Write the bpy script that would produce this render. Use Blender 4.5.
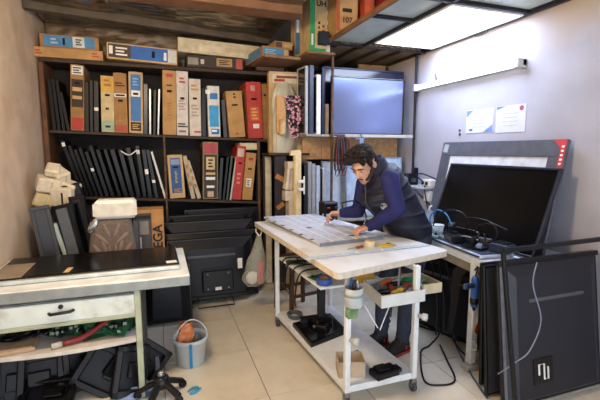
import bpy, bmesh, math, random
from mathutils import Vector, Matrix, Euler, noise
random.seed(7)
scene = bpy.context.scene
for o in list(bpy.data.objects): bpy.data.objects.remove(o)
col = scene.collection
PI = math.pi
# ------------------------------------------------------------------ camera
FPX, CH = 400.0, 1.5                       # focal length in pixels, lens height
PITCH = math.atan(50 / 400.0); YAW = math.atan(142 / (FPX / math.cos(PITCH)))
cd = bpy.data.cameras.new('camera'); cam = bpy.data.objects.new('camera', cd); col.objects.link(cam)
cd.sensor_width = 36; cd.lens = 36 * FPX / 600.0; cd.clip_start = .02; cd.clip_end = 100
cam.location = (0, 0, CH); cam.rotation_euler = (PI / 2 - PITCH, 0, -YAW)
scene.camera = cam
# ------------------------------------------------------------------ world, lights, exposure
w = bpy.data.worlds.new('world'); scene.world = w; w.use_nodes = True
bg = w.node_tree.nodes['Background']; bg.inputs[0].default_value = (.80, .89, 1, 1); bg.inputs[1].default_value = 2.1
scene.view_settings.view_transform = 'Standard'; scene.view_settings.look = 'None'
scene.view_settings.gamma = 1; scene.view_settings.use_curve_mapping = False
scene.view_settings.exposure = 0.72
PANEL_EMIT, TUBE_EMIT, BULB_W = 12., 1.6, 66.0
# ------------------------------------------------------------------ layout helpers: where a line of sight meets a plane of the room
_F = Vector((math.sin(YAW) * math.cos(PITCH), math.cos(YAW) * math.cos(PITCH), -math.sin(PITCH)))
_R = Vector((math.cos(YAW), -math.sin(YAW), 0)); _U = _R.cross(_F)
def ray(x, y): return _F + _R * ((x - 300) / FPX) - _U * ((y - 200) / FPX)
def PY(x, y, Y): d = ray(x, y); return Vector((0, 0, CH)) + d * (Y / d.y)
def PZ(x, y, z): d = ray(x, y); return Vector((0, 0, CH)) + d * ((z - CH) / d.z)
def PX(x, y, X): d = ray(x, y); return Vector((0, 0, CH)) + d * (X / d.x)
# ------------------------------------------------------------------ materials
def lin(h):
    h = h.lstrip('#'); v = [int(h[i:i + 2], 16) / 255 for i in (0, 2, 4)]
    return tuple(c / 12.92 if c <= .04045 else ((c + .055) / 1.055) ** 2.4 for c in v)
MC = {}
def mat(hexc, rough=.6, metal=0., var=.12, scale=14., bump=0., emit=0., spec=.5, trans=0., alpha=1., stain=None, stain_amt=.5, stain_scale=3., coat=0., slo=.52, shi=.72):
    key = (hexc, rough, metal, var, scale, bump, emit, spec, trans, alpha, stain, stain_amt, stain_scale, coat, slo, shi)
    if key in MC: return MC[key]
    m = bpy.data.materials.new('surface_' + hexc.strip('#')); m.use_nodes = True
    nt = m.node_tree; p = nt.nodes['Principled BSDF']; c = lin(hexc)
    p.inputs['Roughness'].default_value = rough; p.inputs['Metallic'].default_value = metal
    p.inputs['Specular IOR Level'].default_value = spec
    p.inputs['Transmission Weight'].default_value = trans; p.inputs['Alpha'].default_value = alpha
    p.inputs['Coat Weight'].default_value = coat
    tc = nt.nodes.new('ShaderNodeTexCoord'); nz = nt.nodes.new('ShaderNodeTexNoise')
    nz.inputs['Scale'].default_value = scale; nz.inputs['Detail'].default_value = 5
    nt.links.new(tc.outputs['Object'], nz.inputs['Vector'])
    rp = nt.nodes.new('ShaderNodeValToRGB')
    lo = tuple(max(0, v * (1 - var * 1.6)) for v in c); hi = tuple(min(1, v * (1 + var)) for v in c)
    rp.color_ramp.elements[0].color = (*lo, 1); rp.color_ramp.elements[1].color = (*hi, 1)
    rp.color_ramp.elements[0].position = .3; rp.color_ramp.elements[1].position = .68
    nt.links.new(nz.outputs['Fac'], rp.inputs[0]); out = rp.outputs[0]
    if stain:
        n2 = nt.nodes.new('ShaderNodeTexNoise'); n2.inputs['Scale'].default_value = stain_scale; n2.inputs['Detail'].default_value = 7
        nt.links.new(tc.outputs['Object'], n2.inputs['Vector'])
        r2 = nt.nodes.new('ShaderNodeValToRGB'); r2.color_ramp.elements[0].position = slo; r2.color_ramp.elements[1].position = shi
        r2.color_ramp.elements[1].color = (stain_amt, stain_amt, stain_amt, 1)
        nt.links.new(n2.outputs['Fac'], r2.inputs[0])
        mx = nt.nodes.new('ShaderNodeMix'); mx.data_type = 'RGBA'
        nt.links.new(r2.outputs[0], mx.inputs[0]); nt.links.new(out, mx.inputs[6]); mx.inputs[7].default_value = (*lin(stain), 1)
        out = mx.outputs[2]
    nt.links.new(out, p.inputs['Base Color'])
    if bump:
        b = nt.nodes.new('ShaderNodeBump'); b.inputs['Strength'].default_value = bump; b.inputs['Distance'].default_value = .01
        nt.links.new(nz.outputs['Fac'], b.inputs['Height']); nt.links.new(b.outputs[0], p.inputs['Normal'])
    if emit:
        p.inputs['Emission Color'].default_value = (*c, 1); p.inputs['Emission Strength'].default_value = emit
    MC[key] = m; return m
BLACK = mat('#0c0c10', .32, spec=.35, var=.25, scale=30)
BLACK2 = mat('#121217', .4, spec=.3, var=.25, scale=22)
DARK = mat('#1a1a20', .45, spec=.3, var=.2)
CHAR = mat('#3c3d45', .5, var=.2)
SCREEN = mat('#0b0b10', .12, var=.1, coat=.4)
WHITE = mat('#dcdad4', .5, var=.06)
OFFW = mat('#cfc6b4', .6, var=.1)
STICK = mat('#e8e6e0', .6, var=.04)
CARD = mat('#b98f5a', .8, var=.14, scale=9)
CARD2 = mat('#a77b49', .8, var=.16, scale=9)
CARD3 = mat('#c9a673', .8, var=.12, scale=9)
INK = mat('#201c1a', .7, var=.2)
HOLE = mat('#0c0a09', .9, var=.1)
RED = mat('#b6352c', .6, var=.14); BLUE = mat('#2c6fae', .55, var=.14); GREEN = mat('#2f9b62', .6, var=.12)
PCB = mat('#2a6a45', .45, var=.4, scale=90); PCB2 = mat('#1b4a31', .45, var=.3, scale=60)
STEEL = mat('#8d8f94', .35, .8, var=.15); RUST = mat('#5f4632', .7, .2, var=.3, scale=18)
IRON = mat('#23242b', .5, .4, var=.3, scale=25)
WOODD = mat('#4a3020', .55, var=.25, scale=10)
PAINTW = mat('#c9ccc8', .5, var=.08, stain='#8a7a60', stain_amt=.35, stain_scale=12)
# ------------------------------------------------------------------ mesh building
def rot(ax=0, ay=0, az=0): return Euler((ax, ay, az)).to_matrix()
class MB:
    def __init__(s): s.v = []; s.f = []; s.m = []
    def add(s, vs, fs, mi=0):
        b = len(s.v); s.v += [Vector(v) for v in vs]
        for f in fs: s.f.append(tuple(i + b for i in f)); s.m.append(mi)
        return s
    def box(s, c, size, R=None, ch=None, mi=0):           # chamfered box
        hx, hy, hz = [max(q, 1e-4) / 2 for q in size]; c = Vector(c)
        if ch is None: ch = min(.004, .22 * 2 * min(hx, hy, hz))
        if ch <= 0:
            vs = [Vector((x, y, z)) for x in (-hx, hx) for y in (-hy, hy) for z in (-hz, hz)]
            fs = [(0, 1, 3, 2), (4, 6, 7, 5), (0, 4, 5, 1), (2, 3, 7, 6), (0, 2, 6, 4), (1, 5, 7, 3)]
        else:
            vs, idx = [], {}
            for sx in (-1, 1):
                for sy in (-1, 1):
                    for sz in (-1, 1):
                        for a in range(3):
                            q = [sx * (hx - ch), sy * (hy - ch), sz * (hz - ch)]; q[a] = (sx, sy, sz)[a] * (hx, hy, hz)[a]
                            idx[(sx, sy, sz, a)] = len(vs); vs.append(Vector(q))
            fs = []
            for a in range(3):
                b, d = (a + 1) % 3, (a + 2) % 3
                for sg in (-1, 1):
                    q = []
                    for (p1, p2) in ((-1, -1), (1, -1), (1, 1), (-1, 1)):
                        k = [0, 0, 0]; k[a] = sg; k[b] = p1; k[d] = p2; q.append(idx[(*k, a)])
                    fs.append(tuple(q) if sg > 0 else tuple(reversed(q)))
            for a in range(3):                              # edges parallel to axis a
                b, d = (a + 1) % 3, (a + 2) % 3
                for sb in (-1, 1):
                    for sd in (-1, 1):
                        def K(sa, ax): k = [0, 0, 0]; k[a] = sa; k[b] = sb; k[d] = sd; return idx[(*k, ax)]
                        q = (K(-1, b), K(1, b), K(1, d), K(-1, d)); fs.append(q if sb * sd < 0 else tuple(reversed(q)))
            for sx in (-1, 1):
                for sy in (-1, 1):
                    for sz in (-1, 1):
                        q = tuple(idx[(sx, sy, sz, a)] for a in range(3)); fs.append(q if sx * sy * sz > 0 else tuple(reversed(q)))
        if R: vs = [R @ v for v in vs]
        return s.add([v + c for v in vs], fs, mi)
    def bar(s, a, b, wd, ht=None, up=(0, 0, 1), ch=None, mi=0):   # rectangular bar from a to b
        a, b = Vector(a), Vector(b); d = b - a; L = d.length; x = d.normalized(); upv = Vector(up)
        if abs(x.dot(upv)) > .98: upv = Vector((0, 1, 0))
        y = upv.cross(x).normalized(); z = x.cross(y)
        return s.box((a + b) / 2, (L, wd, ht or wd), Matrix((x, y, z)).transposed(), ch, mi)
    def prism(s, poly, z0, z1, mi=0):                      # polygon (x, y) anticlockwise, extruded in z
        n = len(poly); vs = [(p[0], p[1], z0) for p in poly] + [(p[0], p[1], z1) for p in poly]
        fs = [tuple(reversed(range(n))), tuple(range(n, 2 * n))] + [(i, (i + 1) % n, n + (i + 1) % n, n + i) for i in range(n)]
        return s.add(vs, fs, mi)
    def hexa(s, p, mi=0):                                  # 4 bottom + 4 top points
        return s.add(p, [(3, 2, 1, 0), (4, 5, 6, 7), (0, 1, 5, 4), (1, 2, 6, 5), (2, 3, 7, 6), (3, 0, 4, 7)], mi)
    def tube(s, pts, r, n=8, smooth=0, cap=True, mi=0, flat=None):
        pts = [Vector(p) for p in pts]
        if smooth and len(pts) > 2:
            q = []
            for i in range(len(pts) - 1):
                p0, p1, p2, p3 = pts[max(i - 1, 0)], pts[i], pts[i + 1], pts[min(i + 2, len(pts) - 1)]
                for k in range(smooth):
                    t = k / smooth; q.append(.5 * ((2 * p1) + (p2 - p0) * t + (2 * p0 - 5 * p1 + 4 * p2 - p3) * t * t + (3 * p1 - p0 - 3 * p2 + p3) * t ** 3))
            q.append(pts[-1])
            if not isinstance(r, (int, float)):
                rr = []
                for i in range(len(r) - 1): rr += [r[i] + (r[i + 1] - r[i]) * k / smooth for k in range(smooth)]
                r = rr + [r[-1]]
            pts = q
        R = [r] * len(pts) if isinstance(r, (int, float)) else list(r)
        b = len(s.v); prev = None
        for i, p in enumerate(pts):
            t = (pts[min(i + 1, len(pts) - 1)] - pts[max(i - 1, 0)]).normalized()
            if prev is None: ref = Vector((0, 0, 1)) if abs(t.z) < .9 else Vector((0, 1, 0)); u = t.cross(ref).normalized()
            else:
                u = (prev - t * prev.dot(t))
                u = u.normalized() if u.length > 1e-6 else t.orthogonal().normalized()
            prev = u; v = t.cross(u)
            for k in range(n):
                a = 2 * PI * k / n; s.v.append(p + (u * math.cos(a) + v * math.sin(a) * (flat or 1)) * R[i])
        for i in range(len(pts) - 1):
            for k in range(n):
                a0 = b + i * n + k; a1 = b + i * n + (k + 1) % n; s.f.append((a0, a1, a1 + n, a0 + n)); s.m.append(mi)
        if cap:
            s.f.append(tuple(reversed(range(b, b + n)))); s.m.append(mi)
            e = b + (len(pts) - 1) * n; s.f.append(tuple(range(e, e + n))); s.m.append(mi)
        return s
    def lathe(s, prof, c=(0, 0, 0), n=20, R=None, mi=0):   # profile of (radius, z), axis z
        b = len(s.v); c = Vector(c)
        for r, z in prof:
            for k in range(n):
                v = Vector((r * math.cos(2 * PI * k / n), r * math.sin(2 * PI * k / n), z))
                s.v.append((R @ v if R else v) + c)
        for i in range(len(prof) - 1):
            for k in range(n):
                a0 = b + i * n + k; a1 = b + i * n + (k + 1) % n; s.f.append((a0, a1, a1 + n, a0 + n)); s.m.append(mi)
        for i, fl in ((0, True), (len(prof) - 1, False)):
            if prof[i][0] > 1e-4:
                q = range(b + i * n, b + i * n + n); s.f.append(tuple(reversed(q)) if fl else tuple(q)); s.m.append(mi)
        return s
    def ell(s, c, rad, R=None, n=16, mi=0):
        prof = [(math.sin(PI * i / 10) if 0 < i < 10 else 1e-3, -math.cos(PI * i / 10)) for i in range(11)]
        b = len(s.v); s.lathe(prof, n=n, mi=mi); c = Vector(c)
        for i in range(b, len(s.v)):
            v = s.v[i]; v = Vector((v.x * rad[0], v.y * rad[1], v.z * rad[2])); s.v[i] = (R @ v if R else v) + c
        return s
    def loft(s, rings, n=20, mi=0):                        # rings: (center, half axis u, half axis v)
        b = len(s.v)
        for c, u, v in rings:
            c, u, v = Vector(c), Vector(u), Vector(v)
            for k in range(n):
                a = 2 * PI * k / n; s.v.append(c + u * math.cos(a) + v * math.sin(a))
        for i in range(len(rings) - 1):
            for k in range(n):
                a0 = b + i * n + k; a1 = b + i * n + (k + 1) % n; s.f.append((a0, a1, a1 + n, a0 + n)); s.m.append(mi)
        s.f.append(tuple(reversed(range(b, b + n)))); s.m.append(mi)
        e = b + (len(rings) - 1) * n; s.f.append(tuple(range(e, e + n))); s.m.append(mi)
        return s
    def grid(s, fn, nu, nv, thick=None, mi=0):             # fn(u, v) -> point
        b = len(s.v)
        for j in range(nv + 1):
            for i in range(nu + 1): s.v.append(Vector(fn(i / nu, j / nv)))
        for j in range(nv):
            for i in range(nu):
                a = b + j * (nu + 1) + i; s.f.append((a, a + 1, a + nu + 2, a + nu + 1)); s.m.append(mi)
        return s
    def mesh(s, name, mats, smooth=False):
        me = bpy.data.meshes.new(name); me.from_pydata([tuple(v) for v in s.v], [], s.f)
        for m in (mats if isinstance(mats, (list, tuple)) else [mats]): me.materials.append(m)
        me.polygons.foreach_set('material_index', s.m)
        if smooth: me.polygons.foreach_set('use_smooth', [True] * len(me.polygons))
        bm = bmesh.new(); bm.from_mesh(me); bmesh.ops.recalc_face_normals(bm, faces=bm.faces); bm.to_mesh(me); bm.free()
        me.update(); return me
    def build(s, name, mats, parent=None, smooth=False):
        return link(name, s.mesh(name, mats, smooth), parent)
def link(name, me, parent=None):
    o = bpy.data.objects.new(name, me); col.objects.link(o)
    if parent: o.parent = parent
    return o
def tag(o, label, cat, group=None):
    o['label'] = label; o['category'] = cat
    if group: o['group'] = group
    return o
def thing(name, label, cat, loc=(0, 0, 0), r=(0, 0, 0), group=None):
    o = bpy.data.objects.new(name, None); col.objects.link(o); o.empty_display_size = .05
    o.location = loc; o.rotation_euler = r; return tag(o, label, cat, group)
def struct(o): o['kind'] = 'structure'; return o
def copy_tree(o, parent=None, label=None):
    c = o.copy(); col.objects.link(c); c.parent = parent
    if label: c['label'] = label
    for ch in list(o.children): copy_tree(ch, c)
    return c
def text(name, body, size, m, parent, loc, r, depth=.001, sx=1., bold=.0):
    cu = bpy.data.curves.new('lettering', 'FONT'); cu.body = body; cu.size = size; cu.extrude = depth; cu.offset = bold; cu.align_x = 'CENTER'; cu.align_y = 'CENTER'
    t = bpy.data.objects.new('lettering', cu); col.objects.link(t)
    me = bpy.data.meshes.new_from_object(t.evaluated_get(bpy.context.evaluated_depsgraph_get()))
    bpy.data.objects.remove(t); me.materials.clear(); me.materials.append(m)
    o = link(name, me, parent); o.location = loc; o.rotation_euler = r; o.scale = (sx, 1, 1); return o
def remesh(mb, voxel, smooth=2):
    me = mb.mesh('temp', BLACK); o = link('temp', me)
    m = o.modifiers.new('r', 'REMESH'); m.mode = 'VOXEL'; m.voxel_size = voxel
    if smooth: q = o.modifiers.new('s', 'SMOOTH'); q.iterations = smooth; q.factor = .5
    out = bpy.data.meshes.new_from_object(o.evaluated_get(bpy.context.evaluated_depsgraph_get()))
    bpy.data.objects.remove(o); return out
def skin_obj(name, mb, voxel, m, parent, smooth=3):
    me = remesh(mb, voxel, smooth); me.materials.clear(); me.materials.append(m)
    me.polygons.foreach_set('use_smooth', [True] * len(me.polygons)); return link(name, me, parent)
def cable(name, label, pts, r, m, group=None, cat='cable', parent=None):
    o = MB().tube(pts, r, 6, smooth=6).build(name, m, parent, True)
    return o if parent else tag(o, label, cat, group)
ORD = ['first', 'second', 'third', 'fourth', 'fifth', 'sixth', 'seventh', 'eighth', 'ninth', 'tenth', 'eleventh', 'twelfth', 'thirteenth', 'fourteenth', 'fifteenth']
# ================================================================== THE ROOM
WX, LX, BY, FY = 2.66, -1.0, 4.72, -1.3        # right wall, left wall, back wall, open shop front
RY, ZL = 3.72, 2.5                             # front of the metal rack, height of the loft grid
fl = struct(MB().box(((WX + LX) / 2, (BY + FY) / 2, -.03), (WX - LX, BY - FY, .05), ch=0).build('floor', mat('#7d7364', .8)))
TILE = mat('#dfd6c6', .2, var=.07, scale=3, stain='#a8977c', stain_amt=.35, stain_scale=2.2)
tile_me = MB().box((0, 0, -.003), (.595, .595, .008), ch=.0015).mesh('tile', TILE)
for i in range(-2, 5):
    for j in range(-6, 5):
        cx, cy = -.02 + .6 * i + .3, 2.22 + .6 * j + .3
        x0, x1, y0, y1 = max(cx - .2975, LX), min(cx + .2975, WX), max(cy - .2975, FY), min(cy + .2975, BY)
        if x1 - x0 < .02 or y1 - y0 < .02: continue
        t = link('tile', tile_me, fl)
        t.location = ((x0 + x1) / 2, (y0 + y1) / 2, -.001 * random.random() * .3)
        t.scale = ((x1 - x0) / .595, (y1 - y0) / .595, 1)
WALLR = mat('#adadbb', .75, var=.05, scale=4, stain='#9c9cab', stain_amt=.4, stain_scale=2.5, bump=.15)
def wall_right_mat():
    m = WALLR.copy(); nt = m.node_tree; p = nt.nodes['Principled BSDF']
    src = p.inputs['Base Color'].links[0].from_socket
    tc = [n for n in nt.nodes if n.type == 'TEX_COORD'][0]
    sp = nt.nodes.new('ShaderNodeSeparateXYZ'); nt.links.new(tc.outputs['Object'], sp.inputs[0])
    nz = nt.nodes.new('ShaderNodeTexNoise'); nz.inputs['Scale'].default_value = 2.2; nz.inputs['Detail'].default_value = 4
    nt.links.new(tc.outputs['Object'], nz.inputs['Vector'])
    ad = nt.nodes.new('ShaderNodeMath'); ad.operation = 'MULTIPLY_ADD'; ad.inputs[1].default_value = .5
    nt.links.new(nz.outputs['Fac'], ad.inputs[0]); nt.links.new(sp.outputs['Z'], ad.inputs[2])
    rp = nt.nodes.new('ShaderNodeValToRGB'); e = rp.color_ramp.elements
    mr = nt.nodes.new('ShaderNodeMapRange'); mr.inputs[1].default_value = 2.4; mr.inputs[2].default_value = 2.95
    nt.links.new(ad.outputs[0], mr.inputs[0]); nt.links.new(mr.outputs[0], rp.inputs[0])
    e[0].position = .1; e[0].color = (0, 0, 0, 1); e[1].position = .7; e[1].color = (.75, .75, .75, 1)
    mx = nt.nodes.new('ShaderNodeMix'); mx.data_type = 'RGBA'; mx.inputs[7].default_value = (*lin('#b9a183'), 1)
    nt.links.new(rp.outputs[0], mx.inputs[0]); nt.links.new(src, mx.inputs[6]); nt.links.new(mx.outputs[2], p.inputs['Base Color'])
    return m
struct(MB().box((WX + .04, (BY + FY) / 2, 1.65), (.08, BY - FY, 3.3), ch=0).build('wall_right', wall_right_mat()))
struct(MB().box((LX - .04, (BY + FY) / 2, 1.65), (.08, BY - FY, 3.3), ch=0).build('wall_left', mat('#dcc4aa', .8, var=.08, scale=5, stain='#bf9f80', stain_amt=.6, bump=.2)))
struct(MB().box(((WX + LX) / 2, BY + .04, 1.65), (WX - LX + .16, .08, 3.3), ch=0).build('wall_back', mat('#6e6256', .85, var=.15, scale=4)))
struct(MB().box((1.93, (BY + FY) / 2, 3.34), (1.5, BY - FY, .08), ch=0).build('ceiling', mat('#6b5846', .8, var=.15)))
struct(MB().box((.1, (BY + FY) / 2, 3.0), (2.24, BY - FY, .5), ch=0).build('ceiling_soffit', mat('#3f342b', .8, var=.15)))
# shop-front lintel that closes the room above the open front
struct(MB().box(((WX + LX) / 2, FY, 2.95), (WX - LX, .1, .7), ch=0).build('wall_front', mat('#8a8078', .8)))
# beams under the soffit
BEAM = mat('#574b3e', .75, var=.2, scale=7)
a, b = PZ(37, 6, 2.68), PZ(267, 41, 2.68); d = (b - a).normalized(); a = a - d * ((a.x - LX) / d.x); b = b + d * ((1.2 - b.x) / d.x)
struct(MB().bar(a + Vector((0, .04, .01)), b + Vector((0, .04, .01)), .08, .075).build('trim_1', BEAM))
a, b = PZ(170, 0, 2.70), PZ(293, 15, 2.70); d = (b - a).normalized(); a = a - d * ((a.x - LX) / d.x); b = b + d * ((1.21 - b.x) / d.x)
beam2 = (a, b)
struct(MB().bar(a + Vector((0, -.1, .0)), b + Vector((0, -.1, 0)), .2, .1).build('trim_2', mat('#7a5436', .6, var=.18, scale=6)))
# crumpled foil-faced sheet between and beyond the beams
FOIL = mat('#857b6b', .2, .75, var=.35, scale=3)
def foil(u, v):
    x, y = LX + .02 + u * 2.19, 2.6 + v * 2.05
    n = noise.noise((x * 2.2, y * 9, 3)) * .022 + noise.noise((x * 4, y * 24, 5)) * .009
    return (x, y, 2.715 + n)
struct(MB().grid(foil, 90, 70).build('ceiling_foil', FOIL, None, False))
def sheet(u, v):
    x, z = LX + .02 + u * 2.3, 2.34 + v * .4
    n = noise.noise((x * 3, z * 8, 3)) * .05 + noise.noise((x * 10, z * 18, 1)) * .02
    return (x, 4.645 + n * .6, z)
struct(MB().grid(sheet, 80, 16).build('wall_back_sheet', mat('#6a563e', .45, .1, var=.3, scale=6), None, False))

# ------------------------------------------------------------------ back shelving
def zmid(X): return 1.652 - .033 * X
def zlow(X): return 1.008 - .07 * X
ZTOP = 2.325; SY = 4.29
sh = thing('storage_shelf', 'tall dark brown shelving unit of long boards along the back wall', 'shelf', (0, 0, 0))
SHW = mat('#3d2c22', .7, var=.25, scale=8); SHB = mat('#211d1c', .8, var=.2)
def board(name, x0, x1, zf, th, m):
    MB().hexa([(x0, SY, zf(x0) - th), (x1, SY, zf(x1) - th), (x1, 4.7, zf(x1) - th), (x0, 4.7, zf(x0) - th),
               (x0, SY, zf(x0)), (x1, SY, zf(x1)), (x1, 4.7, zf(x1)), (x0, 4.7, zf(x0))]).build(name, m, sh)
board('board', -.985, 1.32, lambda x: ZTOP, .03, SHW); board('board', -.94, 1.32, zmid, .024, SHW); board('board', -.94, 1.05, zlow, .024, SHW)
MB().box((.19, 4.705, 1.2), (2.3, .012, 2.38), ch=0).build('back_panel', SHB, sh)
MB().box((-.966, 4.48, 1.145), (.04, .4, 2.29)).build('upright', mat('#6b452c', .7, var=.25, scale=9), sh)
MB().box((.062, SY - .012, .82), (.022, .02, 1.64)).build('upright', RUST, sh)
MB().box((1.03, SY - .012, .8), (.03, .02, 1.6)).build('upright', RUST, sh)
MB().box((1.31, 4.5, 1.16), (.025, .38, 2.3)).build('upright', SHW, sh)

# ------------------------------------------------------------------ generic cartons
def carton(name, label, fb, wd, ht, dp, body, decals=(), lean=0., rz=0., group='cartons on the shelves', rx=0., side=None, words=()):
    """fb: middle of the front bottom edge; front looks towards -y. decals: (name, x0, x1, z0, z1, material) in fractions of the front"""
    t = thing(name, label, 'box', fb, (rx, lean, rz), group)
    dx = wd / 2 * abs(math.sin(lean)); t.location.z += dx + .001
    MB().box((0, dp / 2, ht / 2), (wd, dp, ht), ch=.003).build('body', body, t)
    MB().box((0, dp / 2, ht), (min(.05, wd * .6), dp * .99, .002), ch=0).build('tape', mat('#a58a5e', .3, var=.1), t)
    for i, (n, x0, x1, z0, z1, m) in enumerate(decals):
        e = .0012 + .0006 * i
        MB().box(((x0 + x1 - 1) / 2 * wd, -e / 2, (z0 + z1) / 2 * ht), ((x1 - x0) * wd, e, (z1 - z0) * ht), ch=0).build(n, m, t)
    if side: MB().box((side[0] * (wd / 2 + .0006), dp / 2, ht * .5), (.0012, dp * .8, ht * .8), ch=0).build('side_print', side[1], t)
    for (s, size, x, z, m, r) in words: text('lettering', s, size, m, t, ((x - .5) * wd, -.003, z * ht), (PI / 2, r, 0), bold=size * .025)
    return t
def lines(x0, x1, z0, z1, n, m=INK, nm='print'):
    h = (z1 - z0) / (2 * n - 1); return [(nm, x0, x1 - (i % 2) * (x1 - x0) * .25, z0 + 2 * i * h, z0 + (2 * i + 1) * h, m) for i in range(n)]
def shelf_carton(label, xb, xt, wpx, ytop, zf, body, decals=(), dp=.36, Y=None, **k):
    """stands on a shelf: centre pixel at its bottom and its top, width in pixels, pixel row of its top"""
    Y = Y or SY + .015; b = PY(xb, 131 if zf is zmid else 198, Y); tp = PY(xt, ytop, Y)
    w_ = (PY(xb + wpx / 2, 131, Y) - PY(xb - wpx / 2, 131, Y)).x
    z = zf(b.x) + (.017 if zf is zmid else .036) * w_
    if zf is zmid: tp.z = min(tp.z, 2.285)
    lean = math.atan2(tp.x - b.x, tp.z - z); ht = (tp.z - z) / math.cos(lean) - (w_ / 2) * abs(math.sin(lean))
    return carton('carton', label, (b.x, Y, z), w_ * math.cos(lean), ht, dp, body, decals, lean, **k)
hole = lambda z, x0=.32, x1=.68: ('hand_hole', x0, x1, z - .018, z + .018, HOLE)
# ---- middle shelf, left to right
shelf_carton('brown carton with black, brown and red printed spine beside the black panels', 77.5, 77, 13.5, 63, zmid, CARD2,
    [('label', .1, .92, .85, .98, STICK), *lines(.18, .8, .87, .96, 3), ('print', .08, .94, .36, .78, mat('#3a2a22', .7)), ('print', .15, .85, .6, .66, CARD3), ('print', .15, .85, .48, .53, CARD3), ('print', .08, .94, .02, .2, RED), hole(.72)])
shelf_carton('yellow, cream and pale green carton on the middle shelf', 108, 107, 13, 76, zmid, mat('#cdb98a', .75),
    [('print', .03, .97, .72, .98, mat('#d9a94a', .7)), *lines(.25, .8, .82, .94, 2, CARD2), ('print', .03, .97, .03, .2, mat('#9fb49a', .7)), *lines(.3, .7, .08, .12, 1), hole(.66), *lines(.35, .6, .4, .44, 1)])
shelf_carton('plain tan carton with white strip and faded red base', 121.5, 119.5, 13, 73, zmid, CARD2,
    [('label', .05, .95, .6, .66, STICK), *lines(.15, .85, .615, .645, 1), *lines(.15, .85, .78, .84, 2), ('print', .05, .95, .03, .13, mat('#b0503c', .7)), hole(.54), *lines(.3, .6, .2, .3, 3, CARD)])
shelf_carton('tan carton with wide bright blue spine label', 136, 135.5, 14, 72, zmid, CARD3,
    [('print', .14, .86, .2, .96, BLUE), ('label', .18, .82, .6, .7, STICK), hole(.645), ('print', .14, .86, .04, .18, INK), *lines(.25, .75, .07, .15, 3, CARD3), *lines(.3, .7, .78, .9, 3, mat('#7fb0d8', .6))])
shelf_carton('tallest plain tan carton at the middle of the middle shelf', 169.5, 169, 13.5, 65, zmid, CARD,
    [hole(.68), *lines(.25, .75, .9, .95, 1, RED), *lines(.3, .7, .76, .78, 1), *lines(.35, .65, .3, .5, 5, CARD2)])
shelf_carton('white carton with black scribbled lettering near its base', 182.5, 182, 11.5, 70, zmid, mat('#d0c6bb', .75),
    [hole(.58), *lines(.25, .75, .82, .9, 2, RED), *lines(.2, .75, .4, .55, 4, mat('#a08c80')), *lines(.1, .95, .13, .19, 2), *lines(.2, .8, .05, .08, 1, mat('#74606c'))])
shelf_carton('off-white shorter carton with red dash beside the scribbled one', 195.5, 194.5, 11.5, 79, zmid, mat('#cfc3b4', .75),
    [hole(.66), *lines(.2, .8, .8, .9, 2, CARD), *lines(.2, .8, .35, .55, 4, mat('#a89888')), *lines(.4, .95, .06, .09, 1, RED)])
shelf_carton('slim white and cyan blue carton leaning on a dark panel', 214.5, 213, 12, 86, zmid, mat('#d6d3c8', .7),
    [('print', .12, .9, .2, .62, mat('#2f95c9', .55)), ('print', .2, .85, .74, .86, BLUE), ('label', -.3, .25, .84, .92, STICK), ('print', .25, .9, .05, .16, mat('#1f6fae')), *lines(.3, .7, .1, .14, 1, STICK)])
shelf_carton('tan carton tilted to the left with a dark hand hole', 237.5, 233.5, 16, 91, zmid, CARD,
    [hole(.7), *lines(.45, .6, .85, .95, 2), ('print', .42, .58, .06, .1, RED)], dp=.34)
shelf_carton('bright red carton with gold lettering at the end of the middle shelf', 256, 253, 15, 82, zmid, RED,
    [hole(.7), ('print', .2, .8, .32, .56, mat('#c4602f')), *lines(.3, .7, .34, .54, 4, mat('#d9a55a')), ('label', .35, .75, .18, .26, STICK), ('print', .3, .6, .84, .94, mat('#c98a80'))], side=(-1, CARD2))
shelf_carton('narrow brown carton squeezed behind the red one', 266, 264.5, 6, 84, zmid, CARD2, [hole(.8)], dp=.3, Y=SY + .05)
# ---- lower shelf, right bay
shelf_carton('blue-labelled tan carton leaning left on the lower shelf', 178, 174.5, 15.5, 155, zlow, CARD3,
    [('print', .16, .84, .12, .93, mat('#27528c')), ('print', .2, .8, .78, .9, mat('#7f95ae')), hole(.72), *lines(.42, .58, .36, .62, 6, mat('#b0a46a')), *lines(.3, .8, .14, .22, 3, CARD)])
shelf_carton('big dark carton with red top and white badges on the lower shelf', 210.5, 210.5, 15.5, 142, zlow, mat('#8a7350', .8),
    [('print', .08, .92, .8, .98, mat('#a8404a')), ('print', .08, .92, .02, .78, mat('#2f2622')), ('label', .22, .78, .52, .74, mat('#c9ae7a')), *lines(.35, .65, .56, .7, 3), ('label', .2, .8, .34, .39, STICK), *lines(.25, .75, .2, .24, 1, STICK), ('print', .3, .7, .04, .14, mat('#c0a890')), *lines(.2, .8, .43, .47, 1, CARD3)], side=(-1, mat('#2f2622')), dp=.37)
shelf_carton('slim red carton leaning right on the lower shelf', 236.5, 242, 9, 146, zlow, RED, [hole(.68), ('label', .1, .8, .8, .95, mat('#cbb7ab')), *lines(.3, .7, .3, .5, 3, mat('#d08a80'))])
shelf_carton('tan carton with white sticker leaning against the slim red one', 247, 251.5, 10.5, 153, zlow, CARD, [hole(.66), ('label', .25, .75, .28, .46, STICK), *lines(.35, .6, .31, .42, 3), *lines(.3, .7, .84, .9, 1, RED)])
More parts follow.
